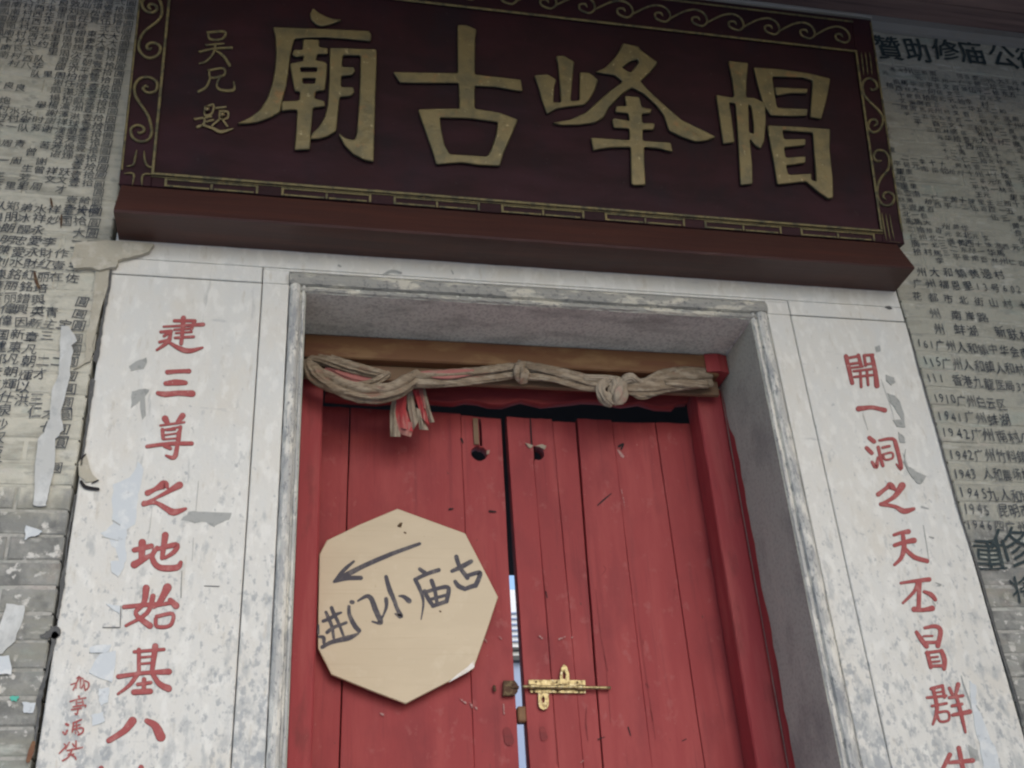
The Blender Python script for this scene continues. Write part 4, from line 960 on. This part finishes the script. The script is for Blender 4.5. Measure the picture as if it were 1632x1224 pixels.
# nail and its mark
nl = W3(440 + 605 / 3.06, 780 + 180 / 3.06, .33)
tube('nail', [(nl.x, .331, nl.z), (nl.x + .001, .324, nl.z + .001)], .003, M['rust'], sign, seg=10, up=Vector((0, 0, 1)))
strokes_mesh('nail_rust', [([(595, 185, 12), (607, 175, 14), (612, 172, 6)], 12), ([(624, 217, 8), (630, 220, 8)], 6)], BP, .0104, M['rust'], sign, *SC)
strokes_mesh('speck', [([(796, 600, 8), (800, 602, 8)], 8)], BP, .0104, M['rust'], sign, *SC)

# ================================================================== BRASS BOLT
YP = .357
bp = vplane(YP - .001)
bolt = empty('slide_bolt', (bp.px(900, 1095)[0], YP, E0 + bp.px(900, 1095)[1]), 'brass slide bolt screwed on the right door leaf, shot across the gap', 'bolt')
def bpx(pts): return bp.poly(pts, *BZ)
cutout('back_plate', [bpx([(385, 693), (560, 693), (728, 696), (730, 776), (560, 773), (400, 772), (385, 740)])], bp, .0, .0022, M['brass'], bolt, bevel=.0006)
cutout('hasp_plate', [bpx([(442, 774), (507, 775), (508, 845), (498, 868), (475, 877), (452, 866), (443, 840)]), bpx([(472, 790), (482, 805), (480, 832), (468, 832), (466, 808)])], bp, .0023, .0045, M['brass'], bolt, bevel=.0006)
cutout('hasp_plate', [bpx([(572, 722), (574, 660), (582, 620), (598, 600), (618, 620), (630, 660), (632, 722)]), bpx([(598, 640), (608, 655), (607, 690), (592, 690), (590, 655)])], bp, .0023, .0045, M['brass'], bolt, bevel=.0006)
a_ = W3(740 + 352 / 3.7775, 900 + 734 / 3.7775, YP - .010); b_ = W3(740 + 880 / 3.7775, 900 + 742 / 3.7775, YP - .010)
tube('bolt_bar', [tuple(a_), tuple(a_.lerp(b_, .25)), tuple(a_.lerp(b_, .5)), tuple(b_)], .0043, M['brass'], bolt, seg=14, up=Vector((0, 0, 1)))
for t0, t1 in ((.08, .16), (.38, .44), (.62, .71)):
    p = a_.lerp(b_, t0); q = a_.lerp(b_, t1)
    tube('bolt_guide', [tuple(p), tuple(p.lerp(q, .5)), tuple(q)], .0066, M['brass'], bolt, seg=12, up=Vector((0, 0, 1)))
for (x_, y_) in ((432, 706), (556, 708), (680, 708), (420, 764), (560, 764), (690, 766), (475, 858)):
    v = W3(740 + x_ / 3.7775, 900 + y_ / 3.7775, YP - .003)
    tube('screw', [(v.x, v.y, v.z), (v.x, v.y - .0022, v.z)], .0026, M['rust'], bolt, seg=8, up=Vector((0, 0, 1)))
keep = empty('bolt_keeper', tuple(W3(740 + 265 / 3.7775, 900 + 745 / 3.7775, YP)), 'rusty bolt keeper on the left door leaf beside the gap', 'keeper')
kp = [(232, 702), (300, 702), (318, 725), (318, 770), (300, 792), (228, 795)]
cutout('strap', [bp.poly(kp, *BZ)], bp, -.001, .010, M['rust'], keep, bevel=.002)
p = W3(740 + 310 / 3.7775, 900 + 742 / 3.7775, YP - .008)
tube('staple', [(p.x - .016, p.y + .006, p.z), (p.x - .006, p.y - .004, p.z + .002), (p.x + .006, p.y - .002, p.z)], .005, M['rust'], keep, seg=10, up=Vector((0, 0, 1)))
p = W3(740 + 180 / 3.7775, 900 + 745 / 3.7775, YP - .002)
tube('nail_head', [(p.x, p.y, p.z + .006), (p.x, p.y - .003, p.z), (p.x + .001, p.y, p.z - .007)], .004, M['rust'], keep, seg=8, up=Vector((1, 0, 0)))
p = W3(740 + 345 / 3.7775, 900 + 905 / 3.7775, YP + .01)
box('gap_block', p.x - .012, p.x + .010, YP - .002, YP + .03, p.z - .020, p.z + .020, M['wood_ochre'], keep, b=.003)

# ================================================================== PLAQUE
ledge = empty('plaque_ledge', (.645, 0, E0 + 1.778), 'dark red-brown timber ledge under the signboard', 'ledge')
LX0, LX1 = -.466, 1.757
prism_x('ledge_beam', LX0, LX1, [(-.002, E0 + 1.778), (-.116, E0 + 1.779), (-.120, E0 + 1.784), (-.072, E0 + 1.902), (-.002, E0 + 1.902)], M['ledge'], ledge, n=60, jit=.0005)
TILT = .20
PP = Plane((0, -.062, E0 + 1.935), (1, 0, 0), (0, -TILT, 1))
pq = empty('temple_plaque', (.645, -.05, E0 + 1.903), 'dark lacquered signboard with four large gilt characters, leaning out over the door', 'signboard')
HV = .86
# board and side frame, in plane coordinates
def pbox(nm, u0, u1, v0, v1, w0, w1, m_, b=.002): return cutout(nm, [[(u0, v0), (u1, v0), (u1, v1), (u0, v1)]], PP, w0, w1, m_, pq, bevel=b)
ui0, vi0 = PP.px(246, 279); ui1, vi1 = PP.px(1401, 366); _, vt = PP.px(1363, 86); _, vt2 = PP.px(614, 0)
uo0 = PP.px(197, 299)[0]; uo1 = PP.px(1432, 390)[0]
UL, UR = -.475, 1.792
vi = (vi0 + vi1) / 2; vtt = (vt + vt2) / 2
VT = vtt + .135
pbox('panel', ui0 - .004, ui1 + .004, vi - .004, vtt + .004, -.03, .0, M['lacquer'])
bd = [('side_rail', UL, ui0 - .0055, -.02, VT), ('side_rail', ui1 + .0055, UR, -.02, VT), ('bottom_rail', ui0 - .005, ui1 + .005, -.02, vi - .0055), ('top_rail', ui0 - .005, ui1 + .005, vtt + .0055, VT)]
for nm, a, b, c, d in bd: pbox(nm, a, b, c, d, -.032, .004, M['lacquer'])
g = .0075
for nm, a, b, c, d in (('gilt_line', ui0 - g, ui0, vi, vtt), ('gilt_line', ui1, ui1 + g, vi, vtt), ('gilt_line', ui0 - g, ui1 + g, vtt, vtt + g), ('gilt_line', ui0 - g, ui1 + g, vi - g, vi)):
    pbox(nm, a, b, c, d, .0045, .009, M['gilt_dim'], .0015)
pbox('gilt_line', ui0 - g, ui1 + g, vi - g - .0055, vi - g - .003, .0045, .007, M['gilt_dim'], .001)
pbox('gilt_line', UL + .002, UL + .007, .02, VT - .01, .0045, .009, M['gilt_dim'], .001)
pbox('gilt_line', UR - .007, UR - .002, .02, VT - .01, .0045, .009, M['gilt_dim'], .001)
pbox('top_bead', UL, UR, VT, VT + .012, -.03, .014, M['cornice'], .003)

def pscroll(pts, f=None, r=.0042, uv=False, m_='gilt_dim', nm='scroll'):
    P = [(PP.px(f[0] + a / f[2], f[1] + b / f[2]) if not uv else (a, b)) for a, b in pts]
    P3 = [tuple(PP.m @ Vector((a, b, .007))) for a, b in P]
    return tube(nm, P3, r, M[m_], pq, seg=8, n=4, up=-PP.n, flat=.9, taper=3)
LS = (190, 0, 3.945); RS = (1340, 60, 3.6)
pscroll([(205, 70), (186, 55), (200, 36), (232, 45), (238, 72), (200, 90), (158, 68), (146, 25), (175, -12), (230, -18), (262, 25), (270, 95), (240, 145), (170, 200), (135, 250), (125, 310), (150, 355), (195, 375), (245, 355), (262, 312), (240, 285), (200, 280), (176, 300), (188, 322), (208, 308)], LS)
pscroll([(186, 562), (168, 550), (152, 568), (180, 592), (226, 585), (240, 555), (235, 522), (190, 495), (130, 505), (100, 550), (105, 610), (140, 670), (180, 730), (200, 790), (205, 850), (180, 890), (130, 898), (85, 870), (76, 820), (112, 797), (150, 806), (158, 832), (132, 846), (116, 836)], LS)
pscroll([(112, 950), (102, 1000), (90, 1045), (45, 1055)], LS, .003); pscroll([(158, 955), (164, 1020), (185, 1055), (222, 1060)], LS, .003)
pscroll([(30, 1100), (92, 1102), (84, 1175)], LS, .003); pscroll([(145, 1180), (152, 1108), (225, 1105)], LS, .003)
pscroll([(160, 295), (176, 308), (202, 292), (190, 258), (150, 240), (120, 270), (125, 330), (165, 380), (215, 430), (236, 480), (215, 535), (175, 550), (150, 520), (162, 482), (192, 478), (202, 500), (182, 515)], RS)
pscroll([(228, 712), (200, 715), (182, 690), (200, 655), (245, 660), (270, 700), (265, 760), (225, 810), (205, 860), (205, 920), (235, 965), (280, 965), (300, 930), (285, 900), (250, 895), (235, 920), (255, 938)], RS)
for i in range(3):
    pscroll([(228 + i * 22, 1010 + i * 4), (240 + i * 22, 1090), (256 + i * 22, 1170)], RS, .0022)
pscroll([(275, 1175), (335, 1182)], RS, .003)
for i in range(3):
    pscroll([(110 + i * 24, 90), (118 + i * 24, 150), (125 + i * 24, 225)], RS, .0022)
# running scroll along the top
uA, vA = PP.px(780 + 1520 / 2.72, 185 / 2.72); uB, _ = PP.px(780 + 410 / 2.72, 35 / 2.72)
stp = (uA - uB) / 7
k_ = stp / 165
vc = vtt + .055
wv = [(12, 4), (2, -14), (-22, -6), (-18, 22), (20, 34), (44, 4), (34, -38), (0, -56), (-45, -44), (-90, -14), (-135, 22)]
uu = uA
while uu > ui0 - .02:
    pscroll([(uu + a * k_, vc - b * k_ * .88) for a, b in wv], uv=True, r=.0036)
    uu -= stp
pbox('gilt_line', ui0 - .01, ui1 + .01, VT - .020, VT - .014, .0045, .008, M['gilt_dim'], .001)
# fret along the bottom rail
fu0 = PP.px(180 + 225 / 2.72, 790 / 2.72)[0]; fu1 = PP.px(180 + 1215 / 2.72, 880 / 2.72)[0]
per = (fu1 - fu0) / 2; fw = PP.px(180 + 630 / 2.72, 830 / 2.72)[0] - fu0
vr1 = vi - g - .007; vr0 = vr1 - .024
print('VI', vi, vr0)

u_ = fu0
while u_ < ui1 - .02:
    e = min(u_ + fw, ui1)
    for a, b, c, d in ((u_, u_ + .0065, vr0, vr1), ((u_ + e) / 2 - .003, (u_ + e) / 2 + .003, vr0, vr1 - .0065), (e - .0065, e, vr0, vr1), (u_ + .007, e - .007, vr1 - .005, vr1 - .0005), (u_ + .0055, (u_ + e) / 2 - .006, vr0, vr0 + .005), ((u_ + e) / 2 + .006, e - .012, vr0, vr0 + .005)):
        if b > a: pbox('fret_bar', a, b, c, d, .0045, .0075, M['gilt_dim'], .001)
    u_ += per
for a in (UL + .035, UL + .062): pass

def pchar(loops, f, label=None, w=.012):
    o = cutout('character', [PP.poly(L, *f) for L in loops], PP, .0015, w, M['gilt'], pq, bevel=.003)
    # side faces in the dark edge colour
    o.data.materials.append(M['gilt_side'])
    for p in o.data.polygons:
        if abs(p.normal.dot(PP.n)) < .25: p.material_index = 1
    return o
def chars(fr_, *groups):
    for gidx, loops in enumerate(groups):
        pchar([smooth_poly(L) for L in loops], fr_, w=.012 + gidx * .0006)
def smooth_poly(L):
    """round the corners of a traced outline a little"""
    out = []
    n = len(L)
    for i in range(n):
        a, b, c = L[i - 1], L[i], L[(i + 1) % n]
        la = math.dist(a, b); lc = math.dist(b, c)
        ra = min(.22 * la, 12) / max(la, 1e-6); rc = min(.22 * lc, 12) / max(lc, 1e-6)
        p = (b[0] + (a[0] - b[0]) * ra, b[1] + (a[1] - b[1]) * ra); q = (b[0] + (c[0] - b[0]) * rc, b[1] + (c[1] - b[1]) * rc)
        out += [p, ((p[0] + 2 * b[0] + q[0]) / 4, (p[1] + 2 * b[1] + q[1]) / 4), q]
    return out
K1 = (380, 0, 4.371)
chars(K1, [[(520, 70), (560, 105), (610, 130), (660, 148), (722, 152), (680, 172), (620, 190), (575, 198), (540, 185), (505, 150), (497, 110)]],
      [[(240, 205), (450, 212), (700, 222), (910, 232), (925, 260), (920, 302), (750, 285), (600, 275), (480, 278), (392, 285), (378, 330), (362, 400), (347, 520), (332, 620), (305, 720), (290, 795), (230, 830), (140, 865), (60, 875), (-10, 876), (80, 832), (150, 780), (200, 700), (235, 600), (255, 500), (262, 380), (258, 270)]],
      [[(450, 290), (562, 295), (560, 345), (622, 352), (622, 392), (550, 392), (540, 438), (600, 445), (618, 465), (612, 560), (600, 645), (540, 650), (530, 702), (600, 720), (603, 755), (520, 765), (508, 900), (498, 1055), (390, 1060), (402, 930), (410, 780), (350, 780), (302, 790), (300, 722), (422, 715), (430, 655), (392, 650), (375, 560), (358, 460), (450, 440), (455, 402), (400, 415), (374, 395), (388, 362), (445, 365)],
       [(430, 485), (550, 485), (542, 518), (435, 518)], [(445, 560), (538, 560), (530, 598), (450, 600)]],
      [[(635, 350), (960, 360), (962, 420), (952, 700), (940, 1142), (880, 1130), (800, 1090), (740, 1030), (702, 960), (700, 945), (750, 980), (805, 992), (822, 950), (837, 750), (846, 560), (850, 402), (725, 400), (720, 482), (800, 485), (812, 510), (790, 540), (715, 545), (715, 622), (800, 625), (805, 660), (780, 685), (706, 690), (697, 760), (687, 870), (680, 930), (620, 965), (560, 982), (498, 985), (510, 945), (560, 900), (600, 830), (622, 740), (632, 560)]])
K2 = (620, 30, 4.896)
chars(K2, [[(530, 65), (600, 65), (680, 100), (668, 180), (665, 450), (850, 470), (1025, 490), (1038, 580), (960, 570), (820, 545), (665, 538), (665, 715), (850, 745), (1000, 800), (960, 900), (890, 1060), (860, 1162), (700, 1155), (560, 1135), (430, 1145), (365, 1152), (340, 1060), (280, 890), (222, 722), (380, 715), (545, 715), (540, 515), (400, 515), (200, 515), (80, 512), (30, 430), (300, 435), (532, 440)],
      [(392, 785), (620, 790), (845, 820), (830, 920), (790, 1040), (760, 1088), (640, 1080), (470, 1070), (430, 1000), (405, 880)]])
K3 = (840, 60, 4.897)
chars(K3, [[(50, 310), (150, 300), (225, 345), (205, 400), (200, 520), (258, 520), (250, 400), (235, 220), (218, 160), (280, 155), (362, 205), (347, 350), (335, 510), (402, 505), (402, 400), (405, 285), (480, 290), (548, 345), (520, 430), (480, 500), (440, 540), (300, 555), (220, 570), (150, 612), (110, 500), (80, 390)]],
      [[(740, 60), (860, 85), (880, 115), (1012, 210), (960, 280), (877, 355), (932, 420), (1050, 530), (1200, 660), (1350, 730), (1467, 790), (1400, 817), (1310, 827), (1200, 790), (1100, 740), (1060, 620), (1000, 540), (900, 450), (812, 405), (740, 450), (630, 560), (590, 640), (520, 680), (400, 695), (260, 697), (190, 680), (330, 655), (450, 600), (560, 500), (640, 430), (738, 360), (680, 308), (600, 297), (525, 285), (600, 250), (680, 170), (720, 100)],
       [(735, 250), (800, 200), (855, 185), (862, 210), (800, 287), (760, 270)]],
      [[(755, 470), (870, 480), (887, 560), (965, 575), (955, 605), (887, 610), (892, 680), (990, 685), (980, 735), (895, 735), (895, 820), (1110, 835), (1130, 907), (1020, 880), (905, 870), (907, 1000), (917, 1165), (830, 1168), (805, 1155), (800, 870), (650, 872), (560, 885), (510, 897), (490, 795), (650, 805), (790, 815), (790, 725), (670, 720), (655, 660), (670, 645), (790, 665), (780, 605), (680, 597), (685, 550), (765, 550)]])
K4 = (1130, 60, 4.372)
chars(K4, [[(125, 175), (265, 190), (252, 320), (250, 430), (300, 430), (382, 470), (387, 600), (375, 740), (350, 787), (310, 760), (275, 715), (292, 900), (295, 1032), (210, 1040), (200, 850), (187, 620), (175, 470), (132, 465), (147, 560), (170, 742), (90, 752), (65, 580), (40, 410), (150, 430), (167, 420), (155, 320)],
       [(265, 480), (285, 490), (300, 600), (302, 680), (272, 675), (268, 580)]],
      [[(300, 220), (500, 235), (700, 265), (835, 300), (812, 430), (772, 580), (695, 565), (712, 310), (640, 290), (430, 285), (447, 400), (465, 502), (677, 510), (672, 557), (560, 560), (420, 555), (390, 510), (365, 465), (330, 340)]],
      [[(445, 360), (677, 370), (672, 402), (560, 400), (460, 417)]],
      [[(395, 625), (560, 632), (832, 650), (828, 800), (850, 1000), (852, 1130), (820, 1137), (740, 1080), (665, 1015), (540, 1030), (465, 1037), (440, 880), (410, 720)],
       [(500, 660), (712, 675), (735, 1015), (702, 1005), (700, 960), (540, 968), (525, 905), (660, 887), (662, 840), (522, 850), (512, 780), (660, 765), (662, 720), (510, 722)]])
def small_char(strokes, m_='gilt_dim'):
    V_ = []
    P_ = []
    o = strokes_mesh('small_character', strokes, PP, .0035, M[m_], pq, 290, 40, 6.44, wob=.06, step=.0003)
    md = o.modifiers.new('s', 'SOLIDIFY'); md.thickness = .003; md.offset = -1
    return o
small_char([([(262, 82), (440, 74), (412, 148), (292, 150), (268, 90)], 22), ([(245, 212), (430, 196)], 16), ([(180, 282, 22), (340, 248, 18), (510, 240, 26)], 20), ([(345, 210, 20), (320, 300, 20), (250, 380, 22), (180, 402, 14)], 20), ([(350, 270, 18), (430, 330, 26), (490, 422, 28)], 24)])
small_char([([(270, 472), (425, 450), (430, 520), (300, 545), (278, 480)], 20), ([(292, 548, 20), (250, 640, 24), (172, 690, 26)], 22), ([(395, 530, 20), (358, 620, 20), (400, 672, 24), (530, 672, 26), (532, 590, 12)], 22)])
small_char([([(240, 850), (325, 822), (305, 915), (235, 928), (238, 860)], 20), ([(130, 972), (300, 945)], 20), ([(232, 960, 20), (225, 1020, 24), (160, 1052, 26)], 22), ([(250, 1000), (320, 980)], 18), ([(345, 860), (450, 848)], 18), ([(385, 892), (470, 900), (465, 962), (392, 968), (388, 905)], 20),
            ([(380, 980, 20), (310, 1040, 16)], 18), ([(415, 975, 16), (465, 1045, 22)], 18), ([(210, 1035, 16), (320, 1070, 26), (400, 1105, 30), (520, 1075, 14)], 24)], 'gilt')
for (a, b) in ((258, 880), (420, 940)):                                      # two bright gilt nail heads on the third small character
    u, v = PP.px(290 + a / 6.44, 40 + b / 6.44); c = PP.m @ Vector((u, v, .010)); d = PP.m @ Vector((u, v, .015))
    tube('gilt_stud', [tuple(c), tuple(d)], .007, M['brass'], pq, seg=10, up=Vector((0, 0, 1)))
